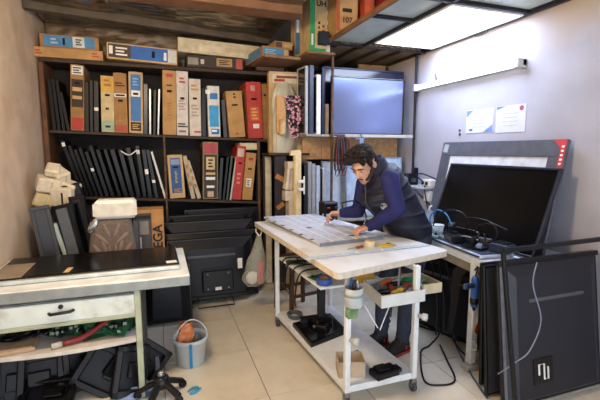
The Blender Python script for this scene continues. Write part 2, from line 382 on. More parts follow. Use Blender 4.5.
for i, (xb, xt, yt, m) in enumerate([(193.5, 184.5, 156, mat('#b7a98e', .8)), (199.5, 187.5, 161, mat('#bfae95', .8))]):
    shelf_carton(['grey-beige flat carton sloping beside the blue-labelled one', 'thin cream flat carton resting on the sloping beige one'][i], xb, xt, 4.2, yt, zlow, m, [*lines(.2, .8, .3, .8, 3, CARD2)], Y=SY + .02 + .02 * i)
# ---- lying on top of the shelving
def lying(label, x0, x1, y0, y1, Y, body, decals, dp, rz=0, roll=0, z=None, name='carton', **k):
    p, q = PY(x0, y1, Y), PY(x1, y1, Y); tz = PY((x0 + x1) / 2, y0, Y).z
    zz = z if z is not None else p.z
    return carton(name, label, ((p.x + q.x) / 2, Y, zz), (q - p).x / max(.3, math.cos(roll)), tz - zz, dp, body, decals, roll, rz, **k)
c1 = lying('plain flat tan carton lying at the left end of the top shelf', 32, 103, 48.5, 58, SY - .03, CARD, [*lines(.05, .14, .3, .7, 2, RED), *lines(.84, .94, .3, .7, 2, RED)], .36, z=ZTOP + .002)
lying('flat carton with light blue and white label lying on the plain tan carton', 40, 99, 35.5, 47.5, SY + .0, CARD2, [('print', .06, .93, .12, .9, mat('#4a86b4')), ('label', .55, .75, .12, .9, mat('#cfd3d0')), ('hand_hole', .38, .42, .25, .75, HOLE), *lines(.18, .3, .3, .7, 2, mat('#a9c4da')), *lines(.6, .7, .3, .75, 3)], .33, z=c1.location.z + (PY(67, 48.5, SY - .03).z - ZTOP) + .002)
lying('flat carton with dark brown and vivid blue sides, tilted down to the right', 107, 177, 47, 60, SY - .05, CARD3, [('print', .02, .98, .1, .92, mat('#2260b0')), ('print', .02, .33, .1, .92, mat('#43332b')), *lines(.12, .28, .25, .75, 3, STICK), ('label', .03, .08, .3, .8, STICK), ('label', .86, .98, .1, .9, mat('#c4c6c2')), ('hand_hole', .63, .67, .3, .7, HOLE), ('print', .8, .84, .2, .7, STICK)], .34, roll=.035, z=ZTOP + .002)
c5 = lying('dark flat carton with brown label and red end on the top shelf', 187, 243, 57, 69.5, SY - .02, mat('#3b322d', .7), [('label', .52, .8, .2, .9, mat('#b48a58')), *lines(.56, .76, .35, .75, 3), ('print', .87, .99, .04, .96, mat('#a8473c')), ('print', .02, .2, .2, .8, mat('#8a8378')), ('print', .24, .3, .3, .7, mat('#c0b8a8'))], .34, z=ZTOP + .002)
c5h = PY(215, 57, SY - .02).z - ZTOP
lying('long cream-white flat carton lying across the dark one', 178, 259, 43, 56, SY + .0, mat('#cbbd9f', .8), [('flap', .25, .52, .2, .62, mat('#d6c9ac')), ('flap', .56, .97, .3, .62, mat('#c0b08f'))], .32, roll=.03, z=c5.location.z + c5h + .004)
cr = carton('carton', 'flat carton with worn blue side lying above the corner shelf', (PY(276, 62, 3.9).x, 3.9, 2.396), .28, .1, .52, CARD2, [('print', .03, .97, .12, .88, mat('#4f86ad')), *lines(.1, .5, .3, .7, 3, mat('#9fbccb')), ('label', .8, .97, .2, .8, CARD3)], 0, .12, side=(-1, mat('#4f86ad')))
carton('carton', 'small brown carton on top of the worn blue-sided carton', (PY(284, 44, 3.98).x, 3.98, 2.498), .2, .075, .36, CARD, [('print', .05, .4, .1, .9, mat('#584638')), ('flap', .5, .95, .3, .7, CARD3)], 0, .1)
dk = thing('corner_plank', 'brown wooden plank under the blue-sided carton in the corner', 'plank', (1.21, 3.82, 2.365))
MB().box((-.06, .2, .012), (.36, .48, .024), rot(0, 0, .06)).build('board', mat('#6b4a30', .7, var=.2), dk)
MB().box((-.055, -.045, .012), (.36, .02, .028), rot(0, 0, .06)).build('edge_strip', mat('#8a6846', .7, var=.2), dk)
MB().bar((.1, .1, .01), (.1, .1, .16), .02).build('hanger', IRON, dk); MB().box((-.06, .41, -.02), (.3, .06, .04)).build('bearer', WOODD, dk)

# ------------------------------------------------------------------ flat screen panels standing on edge
PME = {}
def panel_meshes(th, wd, ht, back=BLACK2, rim=BLACK):
    """a slim set standing on its short side: thickness along x, depth y, height z"""
    k = (round(th, 3), round(wd, 2), round(ht, 2), back.name, rim.name)
    if k in PME: return PME[k]
    f = MB()
    for (c, s) in (((0, .008, ht / 2), (th, .016, ht)), ((0, wd - .008, ht / 2), (th, .016, ht)), ((0, wd / 2, .008), (th, wd - .032, .016)), ((0, wd / 2, ht - .008), (th, wd - .032, .016))): f.box(c, s, ch=.002)
    bk = MB().box((th * .2, wd / 2, ht / 2), (th * .5, wd - .034, ht - .034), ch=.002)
    sc = MB().box((-th * .25, wd / 2, ht / 2), (.003, wd - .034, ht - .034), ch=0)
    PME[k] = (f.mesh('bezel', rim), bk.mesh('back_cover', back), sc.mesh('screen', SCREEN)); return PME[k]
def panel(label, b, th, wd, ht, lean, group, rim=BLACK, back=BLACK2, sticker=None, rz=0, name='flat_screen'):
    t = thing(name, label, 'screen', b, (0, lean, rz), group); t.location.z += abs(math.sin(lean)) * th / 2 + .001
    for n, me in zip(('bezel', 'back_cover', 'screen'), panel_meshes(th, wd, ht, back, rim)): link(n, me, t)
    if sticker: MB().box((0, -.001, ht * sticker[0]), (th * .9, .002, sticker[1]), ch=0).build('sticker', STICK, t)
    return t
def shelf_panel(label, xb, xt, yt, thpx, zf, group, Y=None, wd=.34, **k):
    Y = Y or SY + .01; b = PY(xb, 131 if zf is zmid else 198, Y); tp = PY(xt, yt, Y); z = zf(b.x)
    lean = math.atan2(tp.x - b.x, tp.z - z)
    return panel(label, (b.x, Y, z), thpx * .0096, wd, (tp.z - z) / math.cos(lean), lean, group, **k)
for i, (xb, xt, yt, th, st) in enumerate([(54.5, 48.5, 78, 3.2, None), (59.2, 52.5, 79, 2.8, None), (64, 56.5, 80, 2.8, None), (68.6, 60.5, 92, 2.8, None)]):
    shelf_panel('black screen panel leaning left, %s from the left end of the middle shelf' % ORD[i], xb, xt, yt, th, zmid, 'panels at the left end of the middle shelf', Y=SY + .01 + .01 * (i % 3), sticker=st)
for i, (xb, xt, yt, th, st) in enumerate([(87, 86.5, 82, 3.4, None), (91.5, 91, 80, 3, None), (96.5, 96, 81, 4.2, (.45, .03))]):
    shelf_panel('black upright screen panel, %s right of the black and red spined carton' % ORD[i], xb, xt, yt, th, zmid, 'panels between the brown and yellow cartons', Y=SY + .02, sticker=st)
for i, (xb, xt, yt, th, rm) in enumerate([(145.5, 145.5, 84, 4, BLACK), (150, 150, 89, 2, STEEL), (154.2, 155, 90, 2.6, BLACK2), (158, 159.3, 89, 1.8, STEEL)]):
    shelf_panel('%s screen panel, %s right of the bright blue-labelled carton' % ('silver-edged' if rm is STEEL else 'black', ORD[i]), xb, xt, yt, th, zmid, 'panels beside the tallest tan carton', Y=SY + .03, rim=rm)
shelf_panel('dark upright panel between the off-white and the cyan carton', 204, 203.5, 88, 4.2, zmid, 'single panels on the middle shelf')
shelf_panel('charcoal panel leaning left between the cyan and the tilted tan carton', 225.5, 223, 100, 4, zmid, 'single panels on the middle shelf', back=CHAR, rim=CHAR)
# ---- lower shelf, left bay: a row of black panels all fallen to the left
row = [(83, 62, 141, 3.2, (.93, .035)), (87.5, 69, 146, 2.8, None), (92, 75, 150, 3, None), (97, 79.5, 148, 3, None), (102, 86, 152, 3, (.6, .03)), (107.5, 90.3, 146, 3.2, None), (113, 97.5, 150, 3.2, None), (120, 105, 150, 3, None),
       (126.5, 112, 150, 4.2, None), (132.5, 120, 150, 4, None), (139, 128, 148, 4, None), (145, 137, 146, 3.6, (.88, .04)), (150.5, 143.5, 150, 3.6, (.55, .05)), (157, 147.5, 150, 3.4, (.35, .03))]
for i, (xb, xt, yt, th, st) in enumerate(row):
    shelf_panel('black screen panel fallen to the left, %s of the lower shelf row' % ORD[i], xb, xt, yt, th, zlow, 'black panels on the lower shelf', Y=SY + .005 + .012 * (i % 4), wd=.3 + .03 * (i % 3), sticker=st)
shelf_panel('white-edged panel leaning left, last of the lower shelf row', 165.5, 151.5, 152, 2, zlow, 'black panels on the lower shelf', Y=SY - .004, rim=WHITE)
for i, (xb, xt, yt, th, rm) in enumerate([(219.5, 222, 158, 3.4, BLACK), (223.5, 228, 157, 2.6, BLACK2), (227, 232, 156, 2.2, mat('#3c4a44', .5)), (230.5, 236.5, 157, 2, mat('#b9b6ae', .5))]):
    shelf_panel('thin %s panel leaning right, %s after the big dark carton' % (('black', 'black', 'green-grey', 'pale grey')[i], ORD[i]), xb, xt, yt, th, zlow, 'thin panels beside the big dark carton', Y=SY + .02, rim=rm)
for i, (xb, xt, yt) in enumerate([(257, 258.5, 158), (262, 262.5, 160)]):
    shelf_panel('black upright panel under the cream flat carton, %s from the white board' % ('second', 'first')[i], xb, xt, yt, 3.4, zlow, 'panels under the cream carton', Y=SY + .03)
# the thin white bracket lying over the fallen panels
tag(MB().tube([PY(121, 151, SY - .02), PY(129, 155, SY - .03), PY(137, 150, SY - .02)], .007, 6, smooth=4).build('white_strip', WHITE, None, True), 'bent white plastic strip resting on the fallen black panels', 'strip')
# ================================================================== LOFT GRID, LIGHTS
lf = thing('loft_frame', 'dark steel loft frame with frosted panes under the high ceiling', 'loft')
def P2(x, y): return PZ(x, y, ZL)
BX = 1.56
WOODB = mat('#7b5434', .65, var=.2, scale=9)
MB().box((BX, 2.5, ZL + .018), (.036, 2.28, .036)).build('beam', WOODB, lf)
MB().box((1.945, 2.6, ZL + .02), (.03, 2.3, .04)).build('rail', IRON, lf)
MB().box((WX - .02, 2.55, ZL + .02), (.03, 2.4, .05)).build('rail', IRON, lf)
MB().box(((BX + WX) / 2, 2.38, ZL + .02), (WX - BX, .035, .04)).build('rail', IRON, lf)
MB().box(((BX + 1.945) / 2, 2.83, ZL + .022), (1.945 - BX, .03, .04)).build('rail', IRON, lf)
tr = MB().box(((1.5 + WX) / 2, 3.63, ZL + .065), (WX - 1.5, .025, .02)).box(((1.5 + WX) / 2, 3.63, ZL - .0), (WX - 1.5, .025, .02)).build('lattice_girder', IRON, lf)
zz = MB(); n = 18
for i in range(n):
    x0 = 1.52 + (WX - 1.54) * i / n; x1 = 1.52 + (WX - 1.54) * (i + 1) / n
    zz.bar((x0, 3.63, ZL + (.0 if i % 2 else .06)), (x1, 3.63, ZL + (.06 if i % 2 else .0)), .008)
zz.build('lacing', IRON, tr)
MB().box((1.5, 3.6, ZL + .035), (.09, .08, .11)).build('bracket', mat('#2b3140', .5, .3), lf)
PANE = mat('#b9c4ba', .3, var=.12, scale=6, stain='#7d8078', stain_amt=.4)
for (x0, x1, y0, y1) in ((1.6, 1.93, 2.85, 3.61), (1.6, 1.93, 1.5, 2.81), (1.965, 2.62, 1.5, 2.36)):
    MB().box(((x0 + x1) / 2, (y0 + y1) / 2, ZL + .03), (x1 - x0, y1 - y0, .008), ch=0).build('pane', PANE, lf)
PLY = mat('#8d7a5c', .75, var=.2, scale=5, stain='#6a5a42', stain_amt=.6)
for i in range(4):
    x0 = 1.67 + i * .245; MB().box((x0 + .12, 4.18, ZL + .03), (.238, 1.05, .012), ch=0).build('plywood_sheet', PLY, lf)
for i in range(5): MB().box((1.67 + i * .243, 4.18, ZL + .008), (.022, 1.05, .03)).build('batten', WOODD, lf)
MB().box((1.505, 4.13, 2.42), (.29, .94, .02)).build('plywood_sheet', mat('#8a6540', .7, var=.2), lf)
# ceiling light panel
lp = thing('ceiling_light_panel', 'large glowing white rectangular light panel set in the loft frame', 'light', (2.285, 2.925, ZL + .005))
fr = MB()
for (c, s) in (((0, -.525, 0), (.65, .02, .03)), ((0, .525, 0), (.65, .02, .03)), ((-.32, 0, 0), (.02, 1.03, .03)), ((.32, 0, 0), (.02, 1.03, .03))): fr.box(c, s)
fr.build('frame', mat('#d8dade', .4), lp)
MB().box((0, 0, .004), (.62, 1.03, .012), ch=0).build('diffuser', mat('#d6e4ff', .5, var=0, emit=PANEL_EMIT), lp)
MB().tube([(.31, -.2, -.012), (.34, -.16, -.035), (.34, -.05, -.035), (.32, -.02, -.01)], .004, 6, smooth=4).build('power_lead', IRON, lp, True)
# tube light on the wall
a, b = PX(416, 89, WX - .05), PX(522, 63, WX - .05); zt = (a.z + b.z) / 2
tl = thing('tube_light', 'long lit white tube light fixture across the right wall', 'light', (WX, (a.y + b.y) / 2, zt)); L = a.y - b.y
MB().box((-.02, 0, .012), (.04, L, .05)).build('housing', WHITE, tl)
MB().tube([(-.06, -L / 2 + .03, -.0), (-.06, L / 2 - .03, -.0)], .02, 14).build('tube', mat('#eef6f4', .4, var=0, emit=TUBE_EMIT), tl, True)
for s in (-1, 1): MB().box((-.045, s * (L / 2 - .015), .005), (.09, .03, .07)).build('end_cap', mat('#b9b9b6', .5), tl)
MB().tube([(-.01, L * .29, .03), (-.02, L * .29, .09), (-.04, L * .28, .1)], .005, 6, smooth=4).build('hook', IRON, tl, True)
# warm bulb hanging above the aisle
bl = thing('pendant_bulb', 'warm bare bulb hanging over the aisle', 'lamp', (-.2, 1.75, 2.75))
MB().tube([(0, 0, 0), (0, 0, -.12)], .004, 6).build('cord', BLACK, bl); MB().lathe([(.02, -.17), (.022, -.12), (.012, -.11)]).build('socket', BLACK, bl, True)
MB().lathe([(.001, -.29), (.025, -.28), (.036, -.25), (.03, -.21), (.018, -.17)]).build('bulb', mat('#ffdca8', .4, var=0, emit=30), bl, True)
ld = bpy.data.lights.new('bulb_light', 'POINT'); ld.energy = BULB_W; ld.color = (1, .78, .5); ld.shadow_soft_size = .12
lo = bpy.data.objects.new('bulb_light', ld); col.objects.link(lo); lo.location = (-.2, 1.75, 2.38)

# ================================================================== BOXES STANDING ON THE LOFT
def loft_carton(label, x0, x1, yb, ht, dp, body, decals, rz=0, **k):
    m = PZ((x0 + x1) / 2, yb, ZL + .06); p, q = PY(x0, yb, m.y), PY(x1, yb, m.y)
    return carton('carton', label, (m.x, m.y, ZL + .06), (q - p).x, ht, dp, body, decals, 0, rz, group='cartons on the loft', **k)
carton('carton', 'tan and blue carton standing farthest back on the loft', (1.431, 4.0, 2.431), .15, .62, .14, CARD3, [('print', .02, .34, .06, .98, mat('#3f6f8f')), ('print', .6, .98, .06, .55, mat('#3b7a96')), ('label', .1, .3, .4, .6, STICK)])
carton('carton', 'tall cream carton with green spine and dark UH lettering on the loft', (1.495, 3.72, 2.431), .165, .68, .2, mat('#cdb482', .75), [('print', 0, .3, .0, 1, GREEN), ('label', .08, .2, .1, .25, STICK), ('print', .3, .98, .0, .06, GREEN), *lines(.5, .62, .14, .42, 5), *lines(.76, .9, .14, .38, 4, RED)], words=[('UH', .07, .68, .66, INK, 0)])
carton('carton', 'narrow white carton with dark marks beside the green-spined one', (1.602, 3.72, 2.431), .04, .68, .2, mat('#d6d0c0', .75), [*lines(.2, .8, .2, .9, 6)])
carton('carton', 'narrow black carton next to the numbered orange box', (1.641, 3.72, 2.431), .028, .68, .2, INK, [*lines(.3, .6, .5, .9, 2, CARD2)])
carton('carton', 'orange-brown carton with black slot and number 107 on the loft', (PY(347, 27, 3.5).x, 3.5, ZL + .046), .215, .42, .2, CARD, [('print', 0, .16, .1, 1, mat('#b4552f')), ('print', .28, .72, .5, .58, INK), ('flap', 0, 1, -.0, .05, CARD3)], words=[('107', .07, .5, .33, mat('#5f3a1c'), 0)])
carton('carton', 'red and orange carton beside the numbered box on the loft', (1.90, 3.46, ZL + .046), .1, .5, .22, mat('#c2532c', .7), [('print', .1, .9, .1, .3, mat('#d9752f'))])
carton('carton', 'red and black carton near the ceiling over the frosted panes', (2.13, 3.3, ZL + .14), .3, .3, .2, mat('#8a2420', .6), [('print', 0, .5, 0, 1, RED), ('print', .5, 1, .5, 1, INK)])
tag(MB().box((2.1, 3.15, ZL + .098), (.38, .32, .07), rot(0, .0, .25)).box((2.1, 3.15, ZL + .136), (.36, .3, .006), rot(0, 0, .25)).build('folded_foam', mat('#cdbb98', .8, var=.12)), 'folded pale foam sheet under the red and black carton on the loft', 'foam')

# ================================================================== METAL RACK IN THE CORNER
rk = thing('metal_rack', 'slim metal rack holding screens in the corner by the right wall', 'rack', (0, 0, 0))
ZR, ZR2 = 1.655, .78
for (x, y) in ((1.645, RY - .01), (2.61, RY - .01)): MB().bar((x, y, 0), (x, y, 2.405 if x < 2 else 2.49), .022, ch=.003).build('post', RUST if x < 2 else IRON, rk)
for (x, y) in ((1.35, 4.3), (2.61, 4.3)): MB().bar((x, y, 0), (x, y, 2.48), .025).build('post', IRON, rk)
MB().box((2.12, 4.02, ZR - .012), (.98, .6, .024)).build('board', mat('#8f8a80', .6, var=.2, scale=12), rk); MB().box((1.5, RY + .155, ZR - .012), (.25, .31, .024)).build('board', mat('#8f8a80', .6, var=.2, scale=12), rk)
MB().box((2.13, RY + .005, ZR - .012), (.95, .02, .034)).build('board_edge', mat('#a9a59c', .55, var=.2, stain='#6c665c', stain_amt=.6, stain_scale=14), rk)
MB().box((2.12, 4.02, ZR2 - .012), (.98, .6, .024)).build('board', mat('#8f8a80', .6, var=.2), rk); MB().box((1.505, RY + .155, ZR2 - .012), (.25, .31, .024)).build('board', mat('#8f8a80', .6, var=.2), rk)
MB().box((2.02, RY + .3, 1.52), (1.16, .02, .24)).build('chipboard_back', mat('#c59a6c', .75, var=.15, scale=20), rk)
MB().box((2.45, 4.34, 2.1), (.4, .02, .8)).build('chipboard_back', mat('#b98e5e', .75, var=.15, scale=9), rk)
MB().box((1.58, 4.345, 1.15), (.5, .012, .5)).build('back_sheet', mat('#3a3838', .8), rk)
# television facing the room on the rack
def tv_front(name, label, w_, h_, t=.05, bez=.018, rim=BLACK, scr=SCREEN, group=None, loc=(0, 0, 0), r=(0, 0, 0), stick=()):
    o = thing(name, label, 'television', loc, r, group)
    f = MB()
    for (c, s) in (((0, 0, bez / 2), (w_, .03, bez)), ((0, 0, h_ - bez / 2), (w_, .03, bez)), ((-w_ / 2 + bez / 2, 0, h_ / 2), (bez, .03, h_ - 2 * bez)), ((w_ / 2 - bez / 2, 0, h_ / 2), (bez, .03, h_ - 2 * bez))): f.box(c, s, ch=.003)
    f.build('bezel', rim, o)
    MB().box((0, .0, h_ / 2), (w_ - 2 * bez, .012, h_ - 2 * bez), ch=0).build('screen', scr, o)
    MB().box((0, .015 + t / 4, h_ / 2), (w_ * .98, t / 2, h_ * .98)).box((0, .015 + t * .7, h_ * .42), (w_ * .7, t * .6, h_ * .6)).build('back_cover', BLACK2, o)
    for (n, c, s, m) in stick: MB().box(c, s, ch=0).build(n, m, o)
    return o
tv_front('television', 'television with blue-white reflecting screen on the rack shelf', .845, .585, bez=.016, loc=(2.083, RY + .06, ZR + .001), r=(.012, 0, -.02), scr=mat('#7f8ab2', .2, .75, var=.02, scale=2),
         stick=[('trim_line', (0, -.017, .577), (.845, .006, .004), STEEL)])
tv_front('television', 'dark navy television standing behind the reflecting one', .95, .70, loc=(2.118, RY + .19, ZR + .001), r=(-.03, 0, -.02), scr=mat('#1a2038', .15), rim=mat('#20264a', .4))
G = 'slim panels at the left end of the rack'
panel('grey-rimmed panel, leftmost on the rack shelf', (1.402, RY + .06, ZR), .03, .2, .66, .0, G, rim=mat('#a3a8b0', .4), back=mat('#4b5878', .4), rz=.1)
panel('dark blue glossy panel, second on the rack shelf', (1.455, RY + .06, ZR), .045, .23, .67, .0, G, rim=mat('#39445f', .3), back=mat('#53628c', .25), rz=.1)
panel('white-edged slim panel, third on the rack shelf', (1.522, RY + .04, ZR), .045, .25, .58, .0, G, rim=mat('#dfe3ea', .4), back=mat('#dfe3ea', .4), rz=.1)
panel('black panel beside the thin rack post', (1.575, RY + .05, ZR), .028, .24, .66, .0, G, rim=mat('#1b2140', .3))
tag(MB().box((1.613, RY + .12, ZR + .151), (.034, .16, .3)).box((1.613, RY + .037, ZR + .2), (.03, .004, .16)).build('brown_packet', mat('#8a7a68', .7)), 'small brown packet standing beside the rack post', 'packet')
# lower level
for i, (x, w_, h_, yy, m, lb) in enumerate([(2.22, .7, .64, RY + .1, mat('#a9bcd6', .25), 'pale blue screen sheet leaning on the lower rack behind the man'), (1.95, .62, .6, RY + .19, mat('#b7c6da', .25), 'second pale blue sheet behind the first on the lower rack')]):
    tv_front('screen_sheet', lb, w_, h_, t=.03, bez=.012, loc=(x, yy, ZR2 + .003), r=(-.1, 0, 0), scr=m, rim=mat('#8794aa', .3))
for i, (x, m, h_) in enumerate([(1.398, mat('#20222a', .4), .58), (1.438, mat('#8f939a', .35), .6), (1.482, mat('#9aa0aa', .35), .58), (1.53, mat('#b8cbe6', .3), .56), (1.60, mat('#c3d2ea', .3), .54)]):
    panel('%s upright panel, %s on the lower rack level' % (('black', 'dull silver', 'speckled silver', 'pale blue', 'white-blue')[i], ORD[i]), (x, RY + .06, ZR2), .038, .24, h_, 0, 'upright panels on the lower rack', rim=m, back=m)
tag(MB().box((1.33, RY + .02, 1.19), (.07, .03, .03)).box((1.33, RY + .02, 1.11), (.07, .03, .03)).bar((1.365, RY + .03, 1.06), (1.365, RY + .03, 1.24), .014).build('white_clamp', WHITE), 'white plastic clamp gripping the upright silver panels', 'clamp')
# cables hung on the post
cb = thing('hanging_cables', 'bundle of black and red cables looped over the rack post', 'cables', (1.69, RY - .05, 1.64))
for i in range(9):
    dx = .012 * i - .03; l = .34 + .06 * math.sin(i * 2.1); m = [BLACK, BLACK, mat('#7a1f24', .5), BLACK2, mat('#3a3f55', .5)][i % 5]
    MB().tube([(dx, .0, -l), (dx - .01, -.01, -.2), (dx * .6, -.015, -.03), (dx * .4 + .02, -.01, .0), (dx + .04, -.015, -.04), (dx + .05, -.01 - .003 * i, -.2), (dx + .04, 0, -l + .02), (dx + .01, -.005, -l - .01)], .0055, 6, smooth=5).build('cable', m, cb, True)
MB().bar((-.045, .0, .008), (.08, 0, .008), .014).build('hook', IRON, cb)
cl = thing('grey_clip', 'grey plastic clip hanging under the rack shelf above the man', 'clip', PY(361, 139, RY - .02))
MB().box((0, 0, -.04), (.05, .03, .1)).build('body', mat('#6f7f99', .5), cl); MB().box((-.04, .0, .0), (.06, .02, .02)).build('arm', mat('#596681', .5), cl); MB().box((.045, 0, .01), (.04, .02, .02)).build('arm', mat('#596681', .5), cl)
MB().tube([(0, 0, .0), (.01, .0, .03), (0, .02, .05)], .004).build('hook', IRON, cl)
wr = tag(MB().tube([PY(321, 138, RY - .02), PY(321.5, 160, RY - .025), PY(320.5, 185, RY - .02), PY(321, 205, RY - .01)], .003, 6, smooth=4).build('hanging_wire', mat('#44506a', .5), None, True), 'thin dark wire hanging down in front of the silver panels', 'wire')

# ================================================================== CORNER PILE
cs = thing('added_ledge', 'narrow dark ledge added to carry the wrapped cartons in the corner', 'ledge', (1.28, 4.0, 0))  # assumed ledge, added so the corner cartons rest on something
zc = PY(285, 153, 4.0).z
MB().box((0, .12, zc - .012), (.44, .34, .022)).build('board', SHW, cs)
MB().bar((.19, .27, 0), (.19, .27, zc - .024), .03).build('leg', SHW, cs); MB().bar((-.19, .27, 0), (-.19, .27, zc - .024), .03).build('leg', SHW, cs)
carton('carton', 'cream carton with red printed strip standing in the corner', (PY(288, 150, 4.1).x, 4.1, zc), .4, PY(288, 70, 4.1).z - zc - .02, .12, mat('#c8ad80', .8), [('print', .1, .9, .86, .97, mat('#d9cdb8')), ('print', .14, .42, .88, .91, RED), *lines(.2, .9, .92, .95, 1, mat('#8a3a30'))], 0, -.12)
bgm = mat('#c3bda6', .35, var=.12, scale=10, alpha=.88, bump=.3)
b0 = Vector((PY(284.5, 150, 4.0).x, 4.0, zc)); ht_ = PY(287, 84, 4.0).z - zc
def bagf(u, v):
    a = 2 * PI * u; z = v * ht_; k = .9 + .1 * math.sin(v * PI); k *= (1 - .25 * max(0, v - .85) / .15)
    n = 1 + .14 * noise.noise((math.cos(a) * 2, math.sin(a) * 2 + 5, v * 5))
    return (b0.x + math.cos(a) * .125 * k * n, b0.y + .02 + math.sin(a) * .055 * k * n, b0.z + .002 + z)
wb = thing('wrapped_bundle', 'crumpled clear plastic wrap bundle in front of the cream carton', 'bundle', b0)
bm_ = MB().grid(bagf, 30, 16)
bm_.f.append(tuple(range(30))); bm_.m.append(0); bm_.f.append(tuple(range(31 * 16, 31 * 16 + 30))); bm_.m.append(0)
for v in bm_.v: v -= b0
bm_.build('wrap', bgm, wb, False)
p = PY(281, 135, 3.92) - b0; MB().box((p.x, p.y - .0, p.z + .2), (.1, .03, .36)).build('brown_card', mat('#c09460', .8), wb)
MB().lathe([(.035, 0), (.037, .02), (.035, .15)], (p.x + .01, p.y - .012, p.z), 14).build('tape_roll', mat('#cba979', .5), wb, True)
p = PY(294, 115, 3.91) - b0
def cloth(u, v): return (p.x + (u - .5) * .21 * (1 - .6 * v) + .02 * v * 0, p.y - .012 + .012 * noise.noise((u * 3, v * 3, 2)), p.z + .19 - v * .42)
PAT = mat('#d99aa8', .8, var=.5, scale=40, stain='#15131c', stain_amt=1., stain_scale=34, slo=.48, shi=.53)
MB().grid(cloth, 8, 14).build('patterned_cloth', PAT, wb, True)
tag(MB().box((PY(279.5, 190, 4.02).x, 3.98, .72), (.13, .02, 1.44)).build('dark_board', mat('#2c2731', .7, var=.2)), 'dark board with tape standing under the corner ledge', 'board')
bo = bpy.data.objects['dark_board']; p = bo.data.vertices[0].co
MB().box((PY(280.5, 175, 3.95).x, 3.968, PY(280, 178, 3.96).z), (.1, .004, .05), rot(0, .5, 0), ch=0).build('tape', mat('#b9793a', .5), bo)
MB().box((PY(281, 205, 3.95).x, 3.968, PY(281, 206, 3.96).z), (.09, .004, .045), rot(0, -.6, 0), ch=0).build('tape', mat('#b9793a', .5), bo)
fo = thing('foam_corner', 'white moulded foam packing piece with openings leaning in the corner', 'foam', (PY(290, 200, 3.88).x, 3.88, 0))
MB().box((0, 0, .5), (.06, .12, 1.0)).box((-.02, 0, 1.04), (.1, .12, .1)).bar((-.03, 0, 1.1), (.03, 0, 1.32), .04, .1).bar((-.05, 0, 1.1), (-.02, 0, 1.34), .03, .1).box((.005, 0, 1.35), (.09, .12, .07)).build('body', mat('#cdbfa6', .8, var=.1), fo)
tag(MB().box((PY(297.5, 180, 3.8).x, 3.81, .75), (.075, .06, 1.5), ch=.012).box((PY(297.5, 180, 3.8).x - .02, 3.81, 1.47), (.11, .055, .05)).build('foam_board', mat('#dcc596', .75, var=.1)), 'tall cream yellow foam board beside the silver panels', 'foam')
tag(MB().box((PY(306, 180, 4.0).x, 4.075, .76), (.06, .05, 1.52), ch=.006).build('wood_board', mat('#c8955e', .7, var=.2, scale=8)), 'tall peach wooden board between the foam and the silver panels', 'board')
xw = PY(254, 147, SY).x
carton('carton', 'cream flat carton bridging the red and tan cartons on the lower shelf', (PY(249, 147, SY + .02).x, SY + .02, PY(253, 152, SY + .02).z + .022), .2, .075, .3, mat('#cfbf9c', .8), [('flap', .1, .9, .15, .8, mat('#d8cba9'))])
tag(MB().box((PY(269, 175, 4.2).x, 4.235, .72), (.065, .03, 1.42)).box((PY(269, 175, 4.2).x, 4.215, 1.1), (.03, .012, .6)).build('white_board', mat('#cfc4ab', .75, var=.1)), 'upright cream white strip board at the right end of the lower shelf', 'board')

# ================================================================== TELEVISIONS STACKED ON THE FLOOR
def tv_back(label, w_, h_, loc, lean, detail=True, rz=0, group='televisions stacked on the floor', body=BLACK2, t=.045):
    o = thing('television', label, 'television', loc, (-lean, 0, rz), group)
    MB().box((0, .012, h_ / 2), (w_, .024, h_), ch=.006).build('bezel', BLACK, o)
    MB().box((0, .026, h_ / 2), (w_ - .04, .006, h_ - .04), ch=0).build('screen', SCREEN, o)
    q = [(-w_ / 2 + .015, -0, .015), (w_ / 2 - .015, -0, .015), (w_ / 2 - .015, 0, h_ - .015), (-w_ / 2 + .015, 0, h_ - .015)]
    i_ = [(-w_ / 2 + .09, -t, .05), (w_ / 2 - .09, -t, .05), (w_ / 2 - .1, -t, h_ - .1), (-w_ / 2 + .1, -t, h_ - .1)]
    bc = MB().add([*q, *i_], [(0, 1, 5, 4), (1, 2, 6, 5), (2, 3, 7, 6), (3, 0, 4, 7), (4, 5, 6, 7), (3, 2, 1, 0)]).build('back_cover', body, o)
    MB().box((0, -t - .003, h_ * .72), (w_ * .55, .008, .022)).build('vent_strip', mat('#4b4c52', .5), bc)
    if detail:
        MB().box((w_ * .06, -t - .02, h_ * .32), (w_ * .36, .04, h_ * .34), ch=.01).build('electronics_cover', BLACK2, bc)
        MB().box((w_ * .06, -t - .005, h_ * .5), (w_ * .38, .012, .025)).build('ridge', DARK, bc)
        for (x, z) in ((-.06, .44), (.18, .44), (-.06, .2), (.18, .2), (.3, .6), (-.3, .6)): MB().lathe([(.008, 0), (.008, .005), (.004, .006)], (w_ * x, -t - .04 if abs(x) < .2 else -t, h_ * z), 10, rot(PI / 2, 0, 0)).build('screw', STEEL, bc)
        MB().box((w_ * .33, -t - .001, h_ * .56), (.045, .002, .1), ch=0).build('sticker', STICK, bc)
        MB().box((w_ * .06, -t - .041, h_ * .2), (.06, .002, .03), ch=0).build('sticker', STICK, bc)
        MB().box((0, -t * .5, h_ * .05), (w_ * .8, t, .05), ch=.015).build('lower_ridge', BLACK, bc)
        MB().tube([(-.14, -.06, .03), (-.15, -.14, -.035), (.19, -.14, -.035), (.18, -.06, .03)], .008, 6).build('wire_stand', BLACK, o)
    return o
def stack_tv(label, x0, x1, ytop, Yb, Yt, z0=.012, **k):
    p, q = PY(x0, ytop, Yt), PY(x1, ytop, Yt); h_ = math.hypot(p.z, Yt - Yb)
    return tv_back(label, q.x - p.x, h_ * .99 - z0, ((p.x + q.x) / 2, Yb, z0), math.atan2(Yt - Yb, p.z), **k)
stack_tv('front television of the floor stack with its square-boxed back to the room', 166, 252, 240, 3.84, 3.88, t=.05, z0=.055)
